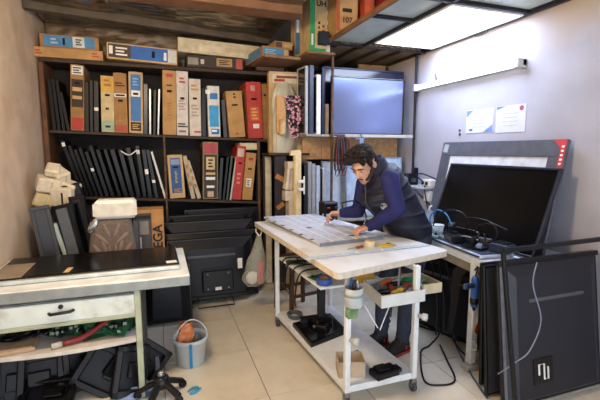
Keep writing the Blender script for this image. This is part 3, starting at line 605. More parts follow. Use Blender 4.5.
stack_tv('second television of the floor stack, wide with a long ridge along its top', 160, 257, 233.5, 3.94, 3.98, detail=False, body=BLACK)
stack_tv('third television of the floor stack, top showing a grey recessed strip', 161, 253, 222, 4.03, 4.07, detail=False, body=DARK)
stack_tv('fourth television of the floor stack with a rough black top edge', 168, 248, 215, 4.12, 4.16, detail=False, body=BLACK)
stack_tv('rearmost television of the floor stack against the shelving', 184, 258, 209, 4.2, 4.24, detail=False, body=DARK)
p = PY(163, 305, 3.8)
tv_back('small television tucked left of the floor stack behind the worktable', .42, .5, (.02, 3.5, .012), .12, detail=False)
# ================================================================== LEFT WORKTABLE
wt = thing('work_table', 'white metal worktable with drawer and open shelf at the left', 'table', (-.4, 2.75, 0))
wt.location = (0, 0, 0)
TOPW = mat('#e2e8ea', .4, var=.08, stain='#9a9a94', stain_amt=.4); PALEG = mat('#aab39c', .55, var=.1, stain='#7d7a62', stain_amt=.4, stain_scale=9)
MB().box((-.42, 2.8, .735), (1.14, .72, .03)).build('tabletop', TOPW, wt)
MB().box((-.42, 2.445, .715), (1.14, .02, .06)).build('edge_strip', mat('#8f9697', .35, .2, var=.1), wt)
for (x, y) in ((-.15, 2.465), (-.95, 2.465), (-.15, 3.1), (-.95, 3.1)): MB().box((x, y, .35), (.034, .034, .7)).build('leg', PALEG, wt)
MB().box((-.55, 2.462, .535), (.77, .03, .025)).build('rail', PALEG, wt)
dr = MB().box((-.55, 2.458, .605), (.765, .02, .115)).box((-.55, 2.78, .62), (.74, .6, .08)).build('drawer', mat('#d3dedc', .45, var=.06, stain='#8a8470', stain_amt=.5, stain_scale=10), wt)
h0 = PY(61, 313, 2.44); MB().tube([(h0.x - .06, 2.448, h0.z), (h0.x - .05, 2.428, h0.z), (h0.x + .05, 2.428, h0.z + .006), (h0.x + .06, 2.448, h0.z + .006)], .009, 8).build('handle', IRON, dr, True)
MB().lathe([(.012, 0), (.012, .012), (.004, .014)], (h0.x + .0, 2.448, h0.z + .035), 12, rot(PI / 2, 0, 0)).build('lock', IRON, dr, True)
def shelf_front(u): return 2.47 + .06 * math.sin(u * PI) * -.6
sp = [(-.93 + .76 * i / 10, shelf_front(i / 10)) for i in range(11)] + [(-.17, 3.08), (-.93, 3.08)]
MB().prism(sp, .36, .385).build('shelf_board', mat('#cfcbc6', .5, var=.1, stain='#8a8070', stain_amt=.5), wt)
MB().box((-.55, 3.11, .37), (.8, .01, .7)).build('back_panel', DARK, wt); MB().box((-.965, 2.78, .37), (.01, .6, .7)).build('side_panel', PALEG, wt); MB().box((-.135, 2.85, .37), (.008, .5, .7)).build('side_panel', mat('#4a4c48', .7), wt)  # dark back panel is added to darken the space under the tabletop
# panel lying face up on it
ZT = .752
lt = thing('flat_television', 'black television lying face up on the white worktable', 'television', (-.42, 2.83, ZT), (0, 0, .015))
MB().box((0, 0, .012), (1.04, .54, .022), ch=.004).build('back_cover', mat('#c9d3d6', .3, .2), lt)
MB().box((0, .01, .026), (1.03, .5, .008), ch=.002).build('bezel', BLACK, lt)
MB().box((.0, .012, .031), (1.0, .47, .003), ch=0).build('screen', mat('#08080b', .2, spec=.12), lt)
p = PZ(171, 262, ZT + .033); MB().box((p.x + .42, p.y - 2.83, .0335), (.065, .055, .0015), rot(0, 0, .1), ch=0).build('sticker', STICK, lt)
MB().box((-.42, -.09, .036), (.16, .3, .006)).build('cardboard_cover', mat('#8a7a68', .8, var=.15), lt)
p = PZ(68, 270, ZT + .033); MB().box((p.x + .42, p.y - 2.83, .034), (.03, .1, .002), rot(0, 0, -.1), ch=0).build('tape', CARD3, lt)
# things on the shelf of the worktable
def pcb(label, loc, w_, d_, r, m=PCB, group='circuit boards under the worktable', chips=7, seed=0):
    o = thing('circuit_board', label, 'circuit board', loc, r, group); rnd = random.Random(seed)
    MB().box((0, 0, .001), (w_, d_, .002), ch=0).build('board', m, o)
    cm = MB(); cw = MB()
    for i in range(chips):
        s = (rnd.uniform(.008, .024), rnd.uniform(.008, .022), rnd.uniform(.005, .02)); c = (rnd.uniform(-.38, .38) * w_, rnd.uniform(-.36, .36) * d_, .002 + s[2] / 2)
        (cm if i % 3 else cw).box(c, s)
    cm.build('components', BLACK, o)['kind'] = 'stuff'; cw.build('connectors', mat('#9aa59a', .5), o)['kind'] = 'stuff'; return o
zs = .386
spots = [(96, 338, .2, .14, .35, .3, 'dark green circuit board lying at the front of the shelf'), (112, 326, .22, .15, .5, -.5, 'green circuit board tilted over the front one'), (120, 338, .16, .12, .3, .9, 'bright green circuit board near the table leg'),
         (104, 318, .2, .13, .75, .2, 'circuit board propped steeply at the back of the shelf'), (127, 322, .15, .15, .9, -.3, 'upright circuit board leaning behind the table leg'), (84, 330, .14, .1, .25, .7, 'small circuit board half under the red tube'), (70, 322, .16, .12, .8, .1, 'steep circuit board behind the red tube'), (118, 312, .18, .14, 1.1, .05, 'circuit board standing upright at the back right of the shelf'), (60, 334, .12, .1, .2, -.6, 'little green circuit board left of the red tube')]
for i, (x, y, w_, d_, rx, rz, lb) in enumerate(spots):
    p = PZ(x, y + 6, zs) if y > 330 else PZ(x, y + 14, zs)
    pcb(lb, (max(-.86, min(p.x, -.26)), max(2.6, min(p.y, 2.95)) + .0, zs + d_ / 2 * math.sin(rx) + .004 + .004 * i), w_, d_, (rx, 0, rz), PCB if i % 2 else PCB2, seed=i, chips=18)
rt = thing('red_tube', 'red flattened tube with white end on the worktable shelf', 'tube', (-.46, 2.515, zs + .019))
MB().tube([(-.1, -.03, -.0), (0, 0, .01), (.1, .06, .05), (.17, .1, .09)], [.015, .017, .015, .011], 12, smooth=3).build('body', mat('#8f2a2a', .5, var=.2), rt, True)
MB().tube([(-.15, -.045, -.002), (-.1, -.03, 0)], .017, 12).build('cap', mat('#bdb9b0', .4), rt, True)
hb = thing('cable_pile', 'tangle of black cables at the left of the worktable shelf', 'cables', (-.78, 2.7, zs))
for i in range(8):
    rnd = random.Random(i); MB().tube([(rnd.uniform(-.13, .13), rnd.uniform(-.1, .12), .008 + .012 * i * rnd.random() + (.05 * (k % 2)) * rnd.random()) for k in range(7)], .007, 6, smooth=4).build('cable', BLACK, hb, True)
tag(MB().box((-.8, 2.545, zs + .012), (.2, .15, .022), rot(0, 0, .1)).box((-.8, 2.545, zs + .025), (.17, .12, .004), rot(0, 0, .1)).build('cardboard_piece', mat('#b79d84', .8, var=.12)), 'flat piece of pale cardboard at the front of the worktable shelf', 'cardboard')
# black housings heaped on the floor beneath
def housing(label, loc, w_, h_, r, m=BLACK2):
    o = thing('plastic_housing', label, 'plastic part', loc, r, 'plastic housings under the worktable'); t = .02; f = MB()
    for (c, s) in (((0, 0, t), (w_, .05, 2 * t)), ((0, 0, h_ - t), (w_, .05, 2 * t)), ((-w_ / 2 + t, 0, h_ / 2), (2 * t, .05, h_)), ((w_ / 2 - t, 0, h_ / 2), (2 * t, .05, h_))): f.box(c, s, ch=.006)
    f.build('frame', m, o); MB().box((0, .018, h_ / 2), (w_ - .05, .008, h_ - .05)).build('backing', DARK, o)
    MB().box((w_ * .1, .0, h_ * .5), (w_ * .35, .03, h_ * .3), ch=.006).build('rib_box', m, o); return o
housing('black plastic housing standing behind the table leg, tilted right', (-.27, 2.62, .02), .32, .3, (-.2, .75, .15), BLACK)
housing('grey-black screen housing sloping across the middle of the heap', (-.42, 2.56, .012), .36, .28, (-.5, .55, -.2), DARK)
housing('black boxy housing standing upright in the heap', (-.5, 2.68, .004), .22, .33, (-.1, .0, .35), BLACK)
housing('wide black housing at the left of the heap', (-.76, 2.6, .004), .34, .28, (-.3, 0, .1), BLACK2)
housing('black housing lying low at the front left of the heap', (-.68, 2.48, .03), .3, .2, (-1.1, 0, -.1), BLACK)
housing('small black housing wedged against the table leg', (-.24, 2.5, .004), .2, .3, (-.25, .25, .3), BLACK)
housing('tall black housing at the far left end of the heap', (-.88, 2.56, .004), .16, .33, (-.2, .1, .2), DARK)
housing('black tray-like housing at the back of the heap', (-.6, 2.85, .004), .5, .32, (-.1, 0, .05), BLACK)
housing('black housing standing at the back right of the heap', (-.3, 2.9, .004), .26, .34, (-.1, 0, -.1), BLACK2)
def clothf(u, v): x, y = -.3 + u * .24, 2.44 + v * .16; return (x, y, .012 + .03 * (noise.noise((x * 14, y * 14, 0)) + .7) * math.sin(u * PI) * math.sin(v * PI) + .0)
tag(MB().grid(clothf, 16, 12).build('blue_cloth', mat('#7f95c6', .7, var=.3), None, True), 'crumpled blue and white cloth on the floor beside the heap', 'cloth')
# chair base, bucket, string
cbse = thing('chair_base', 'black five-star office chair base lying on the floor', 'chair base', PZ(162, 397, 0), (0, 0, .45))
for k in range(5):
    a = 2 * PI * k / 5; c_, s_ = math.cos(a), math.sin(a)
    lg = MB().bar((c_ * .03, s_ * .03, .10), (c_ * .145, s_ * .145, .045), .04, .03, ch=.008).build('arm', BLACK, cbse)
    MB().lathe([(.022, -.012), (.026, 0), (.022, .012)], (c_ * .14, s_ * .14, .026), 12, rot(PI / 2, 0, a)).build('castor', BLACK2, lg, True)
MB().lathe([(.045, .07), (.05, .09), (.045, .13), (.025, .14)], n=16).build('hub', BLACK, cbse, True); MB().lathe([(.02, .13), (.02, .16), (.008, .17)], n=12).build('gas_column', STEEL, cbse, True)
tall = MB().bar((.0, .03, .1), (.01, .07, .24), .035, .015, ch=.006).build('upright_bracket', BLACK, cbse)
bk = thing('plastic_bucket', 'white plastic bucket with blue strap holding an orange bag', 'bucket', PZ(191, 362, 0))
MB().lathe([(.085, .0), (.095, .004), (.112, .17), (.12, .172), (.12, .2), (.114, .2), (.106, .175), (.09, .012), (.001, .01)], n=28).build('body', mat('#c6cfd2', .45, var=.05), bk, True)
MB().tube([(.118, 0, .185), (.11, -.02, .24), (.06, -.035, .31), (-.0, -.04, .33), (-.06, -.035, .29), (-.112, -.01, .2)], .0045, 6, smooth=5).build('handle', mat('#cfd8da', .4), bk, True)
ax = -1.62
MB().bar((math.cos(ax) * .092, math.sin(ax) * .092 - .003, .004), (math.cos(ax) * .121, math.sin(ax) * .121 - .003, .19), .02, .005).build('strap', mat('#2b86bd', .5), bk)
og = thing('orange_bag', 'crumpled orange and white snack bag sticking out of the bucket', 'bag', bk.location + Vector((-.03, .0, .06)))
def ob(u, v):
    a = 2 * PI * u; n = 1 + .35 * noise.noise((math.cos(a) * 2, math.sin(a) * 2, v * 5)); fl_ = 1 - .75 * abs(v - .45) ** 1.5
    return (math.cos(a) * .06 * n * fl_, math.sin(a) * .035 * n * fl_, v * .24)
MB().grid(ob, 22, 12).build('wrapper', mat('#d8742f', .35, var=.2, stain='#e6d8c4', stain_amt=1, stain_scale=18), og, False)
gy = MB().ell((.075, .0, .1), (.035, .04, .05)).build('grey_wad', mat('#6f6a62', .7, var=.3, scale=30), og)
st = tag(MB().tube([PZ(188, 392, .006), PZ(192, 388, .012), PZ(198, 387, .008), PZ(194, 391, .02), PZ(190, 394, .006), PZ(196, 392, .01), PZ(201, 388, .006)], .006, 6, smooth=5).build('blue_string', mat('#3f9fc6', .6), None, True), 'knot of light blue string on the floor tiles', 'string')

# ================================================================== CLUTTER BEHIND THE WORKTABLE
lb_ = thing('added_cabinet', 'low dark cabinet added behind the worktable to carry old screens', 'cabinet', (-.73, 3.58, 0))  # unseen cabinet, added as a support for the monitors
MB().box((0, 0, .31), (.44, .42, .58)).build('body', DARK, lb_); MB().box((0, 0, .61), (.48, .46, .025)).build('top', WOODD, lb_)
for s in (-1, 1): d_ = MB().box((s * .105, -.216, .31), (.2, .012, .54)).build('door', mat('#3a3634', .6), lb_); MB().box((s * .03, -.226, .36), (.01, .012, .08)).build('handle', STEEL, d_)
ZC = .632
def frame_mon(label, x0, x1, yt, Y, lean, rz, rim=BLACK2, scr=SCREEN, z=ZC):
    p, q = PY(x0, yt, Y), PY(x1, yt, Y)
    return tv_front('monitor', label, q.x - p.x, p.z - z, t=.05, bez=.028, rim=rim, scr=scr, group='old monitors behind the worktable', loc=((p.x + q.x) / 2, Y, z), r=(-.12, lean, rz))
frame_mon('dark grey monitor leaning left against the left wall', 38, 58, 206, 3.42, -.14, .15, mat('#36363b', .5), mat('#26262b', .4))
frame_mon('black monitor frame with pale inner sheet tilted left', 62, 82, 204, 3.47, -.22, -.1, BLACK, mat('#5a6068', .4))
frame_mon('black monitor half hidden behind the tilted frame', 74, 90, 196, 3.58, -.12, -.1, BLACK2)
tag(MB().box((PY(59, 230, 3.45).x, 3.55, ZC + .155), (.03, .16, .31), rot(0, -.24, 0)).build('pale_foam_strip', mat('#b9c4bc', .6)), 'pale green foam strip between the grey and black monitors', 'foam')
for i, (x, y, w_, h_, rr, lb) in enumerate([(48, 184, .16, .12, (.3, .2, .4), 'white foam block at the left of the heap by the wall'), (60, 176, .12, .1, (.5, -.3, .7), 'small white paper box on top of the heap'), (64, 196, .17, .16, (.2, .1, -.3), 'large white foam block with a dark slot'), (44, 200, .14, .12, (0, .4, .2), 'yellowish foam block lowest in the heap'), (53, 170, .1, .07, (.6, .2, .1), 'crumpled white paper at the top of the heap'), (71, 187, .12, .08, (.1, .35, -.4), 'flat cream foam piece beside the fallen panels')]):
    p = PY(x, y, 3.72 + .03 * (i % 2)); o = thing('foam_block', lb, 'foam', p, rr, 'white packing foam by the left wall')
    MB().box((0, 0, 0), (w_, .12, h_), ch=.012).build('body', mat('#d9ccb4' if i != 3 else '#cbb88c', .75, var=.1), o)
    MB().box((w_ * .1, -.061, 0), (w_ * .08, .004, h_ * .6), ch=0).build('slot', INK if i == 2 else mat('#bba98c', .8), o)
tall = thing('dark_crate', 'dark crate under the white foam beside the shelving', 'crate', (-.76, 3.9, 0))
MB().box((0, .06, .5), (.4, .2, 1.0)).build('body', DARK, tall)
for k in range(4): MB().box((0, -.045, .15 + .24 * k), (.4, .012, .2)).build('slat', mat('#333036', .7), tall)
tag(MB().box((PY(77, 185, 3.6).x, 3.73, .93), (.13, .08, .6), rot(0, -.25, 0), ch=.008).box((PY(77, 185, 3.57).x - .0, 3.685, .95), (.1, .012, .2), rot(0, -.25, 0)).build('black_speaker', BLACK2), 'black slab-sided speaker leaning beside the white foam', 'speaker')
oc = thing('office_chair', 'office chair with brown patterned fabric backrest behind the worktable', 'chair', (PY(114, 240, 3.35).x, 3.3, 0))
FAB = mat('#6b5c54', .9, var=.12, scale=40)
def back_f(u, v):
    x = (u - .5) * .38 * (1 - .28 * v - .25 * max(0, v - .8) ** 1.0); z = .58 + v * .42
    r_ = 0
    e = min(u, 1 - u, v, 1 - v); y = -.05 * min(1, e * 8) ** .5 + r_
    return (x, y, z)
g = MB().grid(back_f, 70, 60)
br_ = g.build('backrest', FAB, oc, True); LEAF = mat('#85736a', .9, var=.1, scale=50)
for s in (-1, 1):
    for (x, z, rx, rz_, an) in ((.035, .9, .014, .06, .35), (.07, .84, .016, .06, .8), (.1, .75, .017, .06, .55), (.055, .77, .015, .07, .25), (.115, .66, .02, .05, .75), (.065, .66, .016, .055, .4), (.018, .7, .012, .1, .05)):
        MB().ell((s * x, -.05, z), (rx, .012, rz_), rot(0, s * an, 0), n=10).build('quilted_leaf', LEAF, br_, True)
MB().box((0, .03, .79), (.3, .04, .4), ch=.015).build('back_shell', BLACK, oc)
MB().box((.165, .005, .84), (.05, .05, .26), ch=.01).build('backrest_wing', CHAR, oc)
MB().box((.06, .18, .47), (.28, .26, .08), ch=.03).build('seat', FAB, oc); MB().bar((0, .06, .48), (0, .04, .62), .06, .02).build('spine', BLACK, oc)
MB().lathe([(.03, .1), (.03, .3), (.02, .3), (.02, .44)], (0, .26, 0), 12).build('gas_column', STEEL, oc, True)
for k in range(5): a = 2 * PI * k / 5; MB().bar((math.cos(a) * .02, .26 + math.sin(a) * .02, .1), (math.cos(a) * .16, .26 + math.sin(a) * .16, .03), .04, .03).build('leg', BLACK, oc)
fx = thing('foam_box', 'long white foam box lying on the office chair backrest', 'foam', (PY(117, 222, 3.31).x, 3.31, 1.0 - .015))
p, q = PY(97, 215, 3.31), PY(138, 215, 3.31)
MB().box((0, 0, .075), (q.x - p.x, .16, .14), ch=.02).build('body', mat('#eeebe4', .6, var=.04), fx); MB().box((.0, -.081, .075), (.3, .004, .09), ch=0).build('recess', mat('#d3cfc4', .6), fx)
eg = carton('carton', 'carton with orange-brown side and rotated EGA lettering behind the office chair', (PY(145, 230, 3.68).x, 3.68, 0), .315, PY(145, 210, 3.68).z, .2, mat('#b9854f', .8),
    [('picture', .0, .68, .2, .97, mat('#4a4643', .6)), ('picture', .05, .6, .78, .9, mat('#8d867e', .6)), ('picture', .1, .4, .62, .76, mat('#cfcbc4', .6)), ('print', .0, .66, .92, .95, INK)], words=[('EGA', .11, .84, .755, INK, -PI / 2)])
eg['group'] = 'cartons behind the worktable'
hk = thing('silver_trinket', 'crumpled silver foil tag hanging beside the chair back', 'foil', PY(93, 226, 3.25))
MB().ell((0, 0, 0), (.028, .012, .06), rot(0, .5, 0), n=8).build('foil', mat('#a9aaa8', .25, .8, var=.4, scale=40), hk); MB().tube([(0, 0, .05), (.02, .02, .08), (.05, .03, .06)], .004).build('string', BLACK, hk)

# ================================================================== TROLLEY TABLE
ZB = .85
tt = thing('trolley_table', 'white wheeled trolley table with wide wooden worktop', 'table', (1.2, 2.6, 0)); tt.location = (0, 0, 0)
PAINT = mat('#dde2e6', .4, var=.05, stain='#8d8472', stain_amt=.4, stain_scale=14)
top = [(.90, 1.885), (1.72, 2.07), (1.755, 2.085), (1.765, 2.12), (1.53, 3.6), (.80, 3.52), (.868, 1.915), (.876, 1.893)]
MB().prism(top, ZB - .004, ZB).build('worktop', mat('#e0e2e5', .4, var=.05, scale=7, stain='#b59f80', stain_amt=.5, stain_scale=4), tt)
MB().prism([(x + (1.25 - x) * .004, y + (2.7 - y) * .003) for x, y in top], ZB - .04, ZB - .004).build('worktop_edge', mat('#d3c7b4', .6, var=.1, scale=30), tt)
legs = [(.985, 1.975), (1.445, 1.975), (.905, 3.15), (1.4, 3.15)]
for (x, y) in legs:
    lg = MB().bar((x, y, .09), (x, y, ZB - .04), .034, ch=.004).build('leg', PAINT, tt)
    cs_ = MB().box((x, y, .075), (.03, .03, .035)).bar((x - .016, y, .03), (x - .016, y, .07), .006, .03).bar((x + .016, y, .03), (x + .016, y, .07), .006, .03).build('castor_fork', STEEL, lg)
    MB().lathe([(.02, -.011), (.03, -.011), (.032, 0), (.03, .011), (.02, .011)], (x, y, .032), 16, rot(0, PI / 2, 0)).build('castor', CHAR, lg, True)
for k in (1, 0):
    (x, y) = legs[k]; MB().lathe([(.014, 0), (.014, .02), (.022, .024), (.022, .05), (.01, .055)], (x + .01, y - .02, .5 if k else .42), 12, rot(PI / 2, 0, .6)).build('clamp_knob', mat('#b8bcbe', .4), tt, True)
def quad_in(z0, z1, m, name, gr=.0):
    MB().prism([(.985 - gr, 1.975 - gr), (1.445 + gr, 1.975 - gr), (1.4 + gr, 3.15 + gr), (.905 - gr, 3.15 + gr)], z0, z1).build(name, m, tt)
ZLOW = .125
quad_in(ZLOW - .012, ZLOW, mat('#e2e8f0', .35, var=.05, stain='#b5b7b8', stain_amt=.4, stain_scale=5), 'lower_shelf', .004)
for a, b in ((0, 1), (1, 3), (3, 2), (2, 0)):
    A, B = Vector((*legs[a], 0)), Vector((*legs[b], 0))
    MB().bar(A + Vector((0, 0, ZLOW - .022)), B + Vector((0, 0, ZLOW - .022)), .012, .036).build('rail', PAINT, tt)
    if a: MB().bar(A + Vector((0, 0, ZB - .06)), B + Vector((0, 0, ZB - .06)), .02, .035).build('rail', PAINT, tt)
MB().prism([(.95, 2.3), (1.42, 2.3), (1.38, 3.1), (.905, 3.1)], .605, .62).build('middle_shelf', PAINT, tt)
MB().bar((1.1, 1.99, .6), (1.2, 2.0, .44), .006).bar((1.28, 1.99, .6), (1.22, 2.01, .42), .006).build('hanging_brace', PAINT, tt)
# backlight panel being repaired
lpn = thing('backlight_panel', 'large pale grey-blue television backlight panel lying on the trolley worktop', 'screen', (0, 0, 0))
A, B, C, D = Vector((.885, 3.50, ZB + .035)), Vector((1.015, 2.46, ZB + .006)), Vector((1.52, 2.52, ZB + .006)), Vector((1.40, 3.50, ZB + .035))
def pl(u, v, h=0): return (A * (1 - u) + D * u) * (1 - v) + (B * (1 - u) + C * u) * v + Vector((0, 0, h))
MB().hexa([pl(0, 1), pl(1, 1), pl(1, 0), pl(0, 0), pl(0, 1, .012), pl(1, 1, .012), pl(1, 0, .012), pl(0, 0, .012)]).build('tray', mat('#cfd4de', .4, .1, var=.08), lpn)
WL = mat('#eef0f2', .5, var=.03); PS = mat('#c6cee0', .4, var=.1, scale=20)
for i in range(5):
    for j in range(8):
        u0, u1, v0, v1 = .03 + i * .19, .03 + i * .19 + .17, .02 + j * .12, .02 + j * .12 + .108
        MB().hexa([pl(u0, v1, .012), pl(u1, v1, .012), pl(u1, v0, .012), pl(u0, v0, .012), pl(u0, v1, .0145), pl(u1, v1, .0145), pl(u1, v0, .0145), pl(u0, v0, .0145)]).build('sheet', PS, lpn)
for i in range(4):
    u0 = .205 + i * .19; MB().hexa([pl(u0, .99, .012), pl(u0 + .014, .99, .012), pl(u0 + .014, .01, .012), pl(u0, .01, .012), pl(u0, .99, .017), pl(u0 + .014, .99, .017), pl(u0 + .014, .01, .017), pl(u0, .01, .017)]).build('light_strip', WL, lpn)
MB().hexa([pl(-.01, 1.015, -.004), pl(1.01, 1.015, -.004), pl(1.01, .995, -.004), pl(-.01, .995, -.004), pl(-.01, 1.015, .016), pl(1.01, 1.015, .016), pl(1.01, .995, .016), pl(-.01, .995, .016)]).build('front_edge', mat('#7d8494', .5), lpn)
for k in range(6): c = pl(-.005, .08 + .16 * k, .014); MB().box(c, (.03, .018, .006)).build('clip', mat('#5a5f6a', .5), lpn)
for (u, v) in ((.62, .9), (.3, .55)): MB().box(pl(u, v, .016), (.04, .03, .003)).build('dark_chip', BLACK, lpn)
# strip and small items on the near edge
a, b = PZ(305, 259, ZB + .003), PZ(428, 245, ZB + .003)
ls = thing('led_strip', 'long pale blue LED strip lying along the near edge of the trolley', 'strip', a)
d = b - a; MB().bar((0, 0, .002), d + Vector((0, 0, .002)), .05, .004).build('strip', mat('#b8c8d8', .4, var=.08), ls)
for k in range(9): MB().box(d * ((k + .7) / 9.6) + Vector((0, 0, .006)), (.016, .016, .005)).build('led', WHITE, ls)
p = PZ(370, 246, ZB); ro = thing('tape_roll', 'small cream tape roll standing on the trolley near the man\'s hand', 'tape', p)
MB().lathe([(.014, 0), (.034, 0), (.036, .004), (.036, .034), (.034, .038), (.014, .038), (.014, 0)], n=20).build('roll', mat('#d9cfae', .5), ro, True); MB().lathe([(.013, .002), (.014, .002), (.014, .042), (.011, .042), (.011, .002)], n=14).build('core', mat('#b7a374', .6), ro, True)
p = PZ(387, 246, ZB + .001); ys = tag(MB().box(p + Vector((0, 0, .004)), (.11, .055, .008), rot(0, 0, .15)).box(p + Vector((.01, 0, .012)), (.03, .03, .008)).build('yellow_pad', mat('#d8b636', .6, var=.15)), 'small yellow pad with dark mark on the trolley edge', 'pad')
MB().box(p + Vector((.01, 0, .0175)), (.022, .02, .003), ch=0).build('mark', INK, ys)
p = PZ(357, 249, ZB); sc = thing('screwdriver', 'small screwdriver with red handle on the trolley beside the tape roll', 'screwdriver', p + Vector((0, 0, .012)), (0, 0, .25))
MB().tube([(0, 0, 0), (.05, 0, 0)], .009, 8).build('handle', mat('#a0402f', .4), sc, True); MB().tube([(-.08, 0, -.003), (0, 0, 0)], .003, 6).build('shaft', STEEL, sc, True)
# tray of tools, cup, pouch
ZK = .66
ty = thing('tool_tray', 'white plastic tray full of tools hung under the trolley worktop', 'tray', (0, 0, 0))
q = [PZ(364, 281, ZK), PZ(382, 297, ZK), PZ(425, 290, ZK), PZ(414, 275, ZK)]; cen = sum(q, Vector()) / 4
PT = mat('#d5d8d6', .45, var=.05)
MB().prism([(p.x, p.y) for p in q], ZK - .07, ZK - .064).build('base', PT, ty)
for i in range(4):
    a, b = q[i], q[(i + 1) % 4]; wl = MB().bar((a.x, a.y, ZK - .035), (b.x, b.y, ZK - .035), .006, .07).build('wall', PT, ty)
    MB().bar((a.x, a.y, ZK), (b.x, b.y, ZK), .016, .008).build('rim', PT, wl)
m_ = (q[0] + q[3]) / 2; n_ = (q[1] + q[2]) / 2; MB().bar((m_.x, m_.y, ZK - .04), (n_.x, n_.y, ZK - .04), .005, .05).build('divider', PT, ty)
MB().bar((cen.x, cen.y - .02, ZK - .01), (cen.x + .02, cen.y, ZB - .07), .012, .004).build('hanger', STEEL, ty)
def hand_tool(name, label, u, v, L, rz, m, m2=STEEL):
    p = (q[0] * (1 - u) + q[3] * u) * (1 - v) + (q[1] * (1 - u) + q[2] * u) * v
    o = thing(name, label, 'tool', (p.x, p.y, ZK + .0), (0, -.12, rz), 'tools in the hanging tray')
    MB().tube([(-L * .5, 0, 0), (-L * .45, 0, .0), (0, 0, .004), (L * .05, 0, .004)], [.008, .016, .017, .011], 8, smooth=2).build('handle', m, o, True)
    MB().tube([(L * .05, 0, .004), (L * .45, 0, .0)], .004, 6).build('shaft', m2, o, True)
hand_tool('screwdriver', 'orange-handled screwdriver lying across the back of the tray', .45, .2, .2, .15, mat('#cf5f28', .4))
hand_tool('screwdriver', 'red-handled screwdriver at the middle of the tray', .35, .6, .16, 1.2, mat('#c2302c', .4))
hand_tool('pliers', 'black-handled pliers near the middle of the tray', .6, .45, .16, -.5, BLACK)
hand_tool('cutter', 'red and white knife at the right of the tray', .75, .6, .15, .5, mat('#c94648', .4), WHITE)
hand_tool('screwdriver', 'green screwdriver at the far right of the tray', .9, .35, .14, -.9, GREEN)
hand_tool('screwdriver', 'yellow-handled screwdriver along the front of the tray', .5, .82, .15, .1, mat('#c9a02c', .4))
hand_tool('tweezers', 'steel tweezers at the right front of the tray', .7, .8, .13, .8, STEEL)
hand_tool('soldering_tool', 'black tool lying at the left front of the tray', .25, .78, .14, -.4, BLACK2)
hand_tool('brush', 'blue-grey brush at the left of the tray', .15, .4, .15, 1.0, mat('#5a6f84', .5))
for i in range(9):
    rnd = random.Random(40 + i); u, v = rnd.uniform(.1, .9), rnd.uniform(.15, .85); p = (q[0] * (1 - u) + q[3] * u) * (1 - v) + (q[1] * (1 - u) + q[2] * u) * v
    tag(MB().box((p.x, p.y, ZK - .052), (.03, .02, .02), rot(0, 0, rnd.random() * 3)).box((p.x, p.y, ZK - .04), (.014, .01, .008)).build('electronic_part', [BLACK, STEEL, CARD3, BLUE][i % 4]), 'loose small %s electronic part in the tray' % ('black', 'steel', 'tan', 'blue')[i % 4], 'part', 'loose parts in the tray')
p = PZ(433, 286, .62); wtray = thing('wooden_tray', 'cream wooden tray fixed right of the tool tray', 'tray', (1.60, 2.1, .6))
MB().box((0, .05, 0), (.16, .24, .01)).build('base', OFFW, wtray)
for (c, s) in (((-.075, .05, .03), (.012, .24, .06)), ((.075, .05, .03), (.012, .24, .06)), ((0, -.065, .03), (.16, .012, .06)), ((0, .165, .03), (.16, .012, .06))): MB().box(c, s).build('wall', mat('#cdbf9d', .6), wtray)
MB().bar((-.03, .08, .0), (-.03, .08, .209), .014, .006).build('hanger', STEEL, wtray)
tag(MB().box((1.6, 2.16, .632), (.06, .05, .05), rot(.2, 0, .4)).box((1.61, 2.1, .622), (.05, .04, .03), rot(0, 0, .9)).build('green_block', mat('#6f9a6a', .6, var=.3, scale=40)), 'small green component block in the wooden tray', 'part')
cu = thing('pen_cup', 'grey-white cup of tools tied to the trolley leg', 'cup', (.985, 1.905, .645))
MB().lathe([(.046, 0), (.05, .003), (.052, .105), (.047, .105), (.045, .006), (.001, .005)], n=22).build('body', mat('#b4bdbd', .5), cu, True)
MB().lathe([(.0535, .06), (.0535, .075)], n=22).build('band', mat('#8f9a98', .5), cu, True)
for i, (dx, dy, h_, m, n) in enumerate([(-.01, .01, .145, BLUE, 'blue-handled'), (.015, -.01, .135, STEEL, 'steel'), (.0, .02, .145, mat('#9fb7c4', .4), 'pale blue'), (-.02, -.015, .15, BLACK, 'black')]):
    o = thing('hand_tool', n + ' tool standing in the cup on the trolley leg', 'tool', (.985 + dx, 1.905 + dy, .655), (.06 * i - .08, .05, 0), 'tools in the cup')
    MB().tube([(0, 0, 0), (0, 0, h_ * .55)], .004, 6).build('shaft', STEEL, o, True); MB().tube([(0, 0, h_ * .55), (0, 0, h_ * .6), (0, 0, h_)], [.006, .012, .009], 8).build('handle', m, o, True)
gp = thing('green_pouch', 'small green and white pouch hanging below the cup', 'pouch', (.985, 1.925, .57))
MB().box((0, 0, .03), (.07, .04, .07), ch=.01).build('body', mat('#6f8d5f', .7, var=.3, scale=30), gp); MB().tube([(-.03, 0, .06), (0, .02, .09), (.03, 0, .06)], .003).build('strap', WHITE, gp)
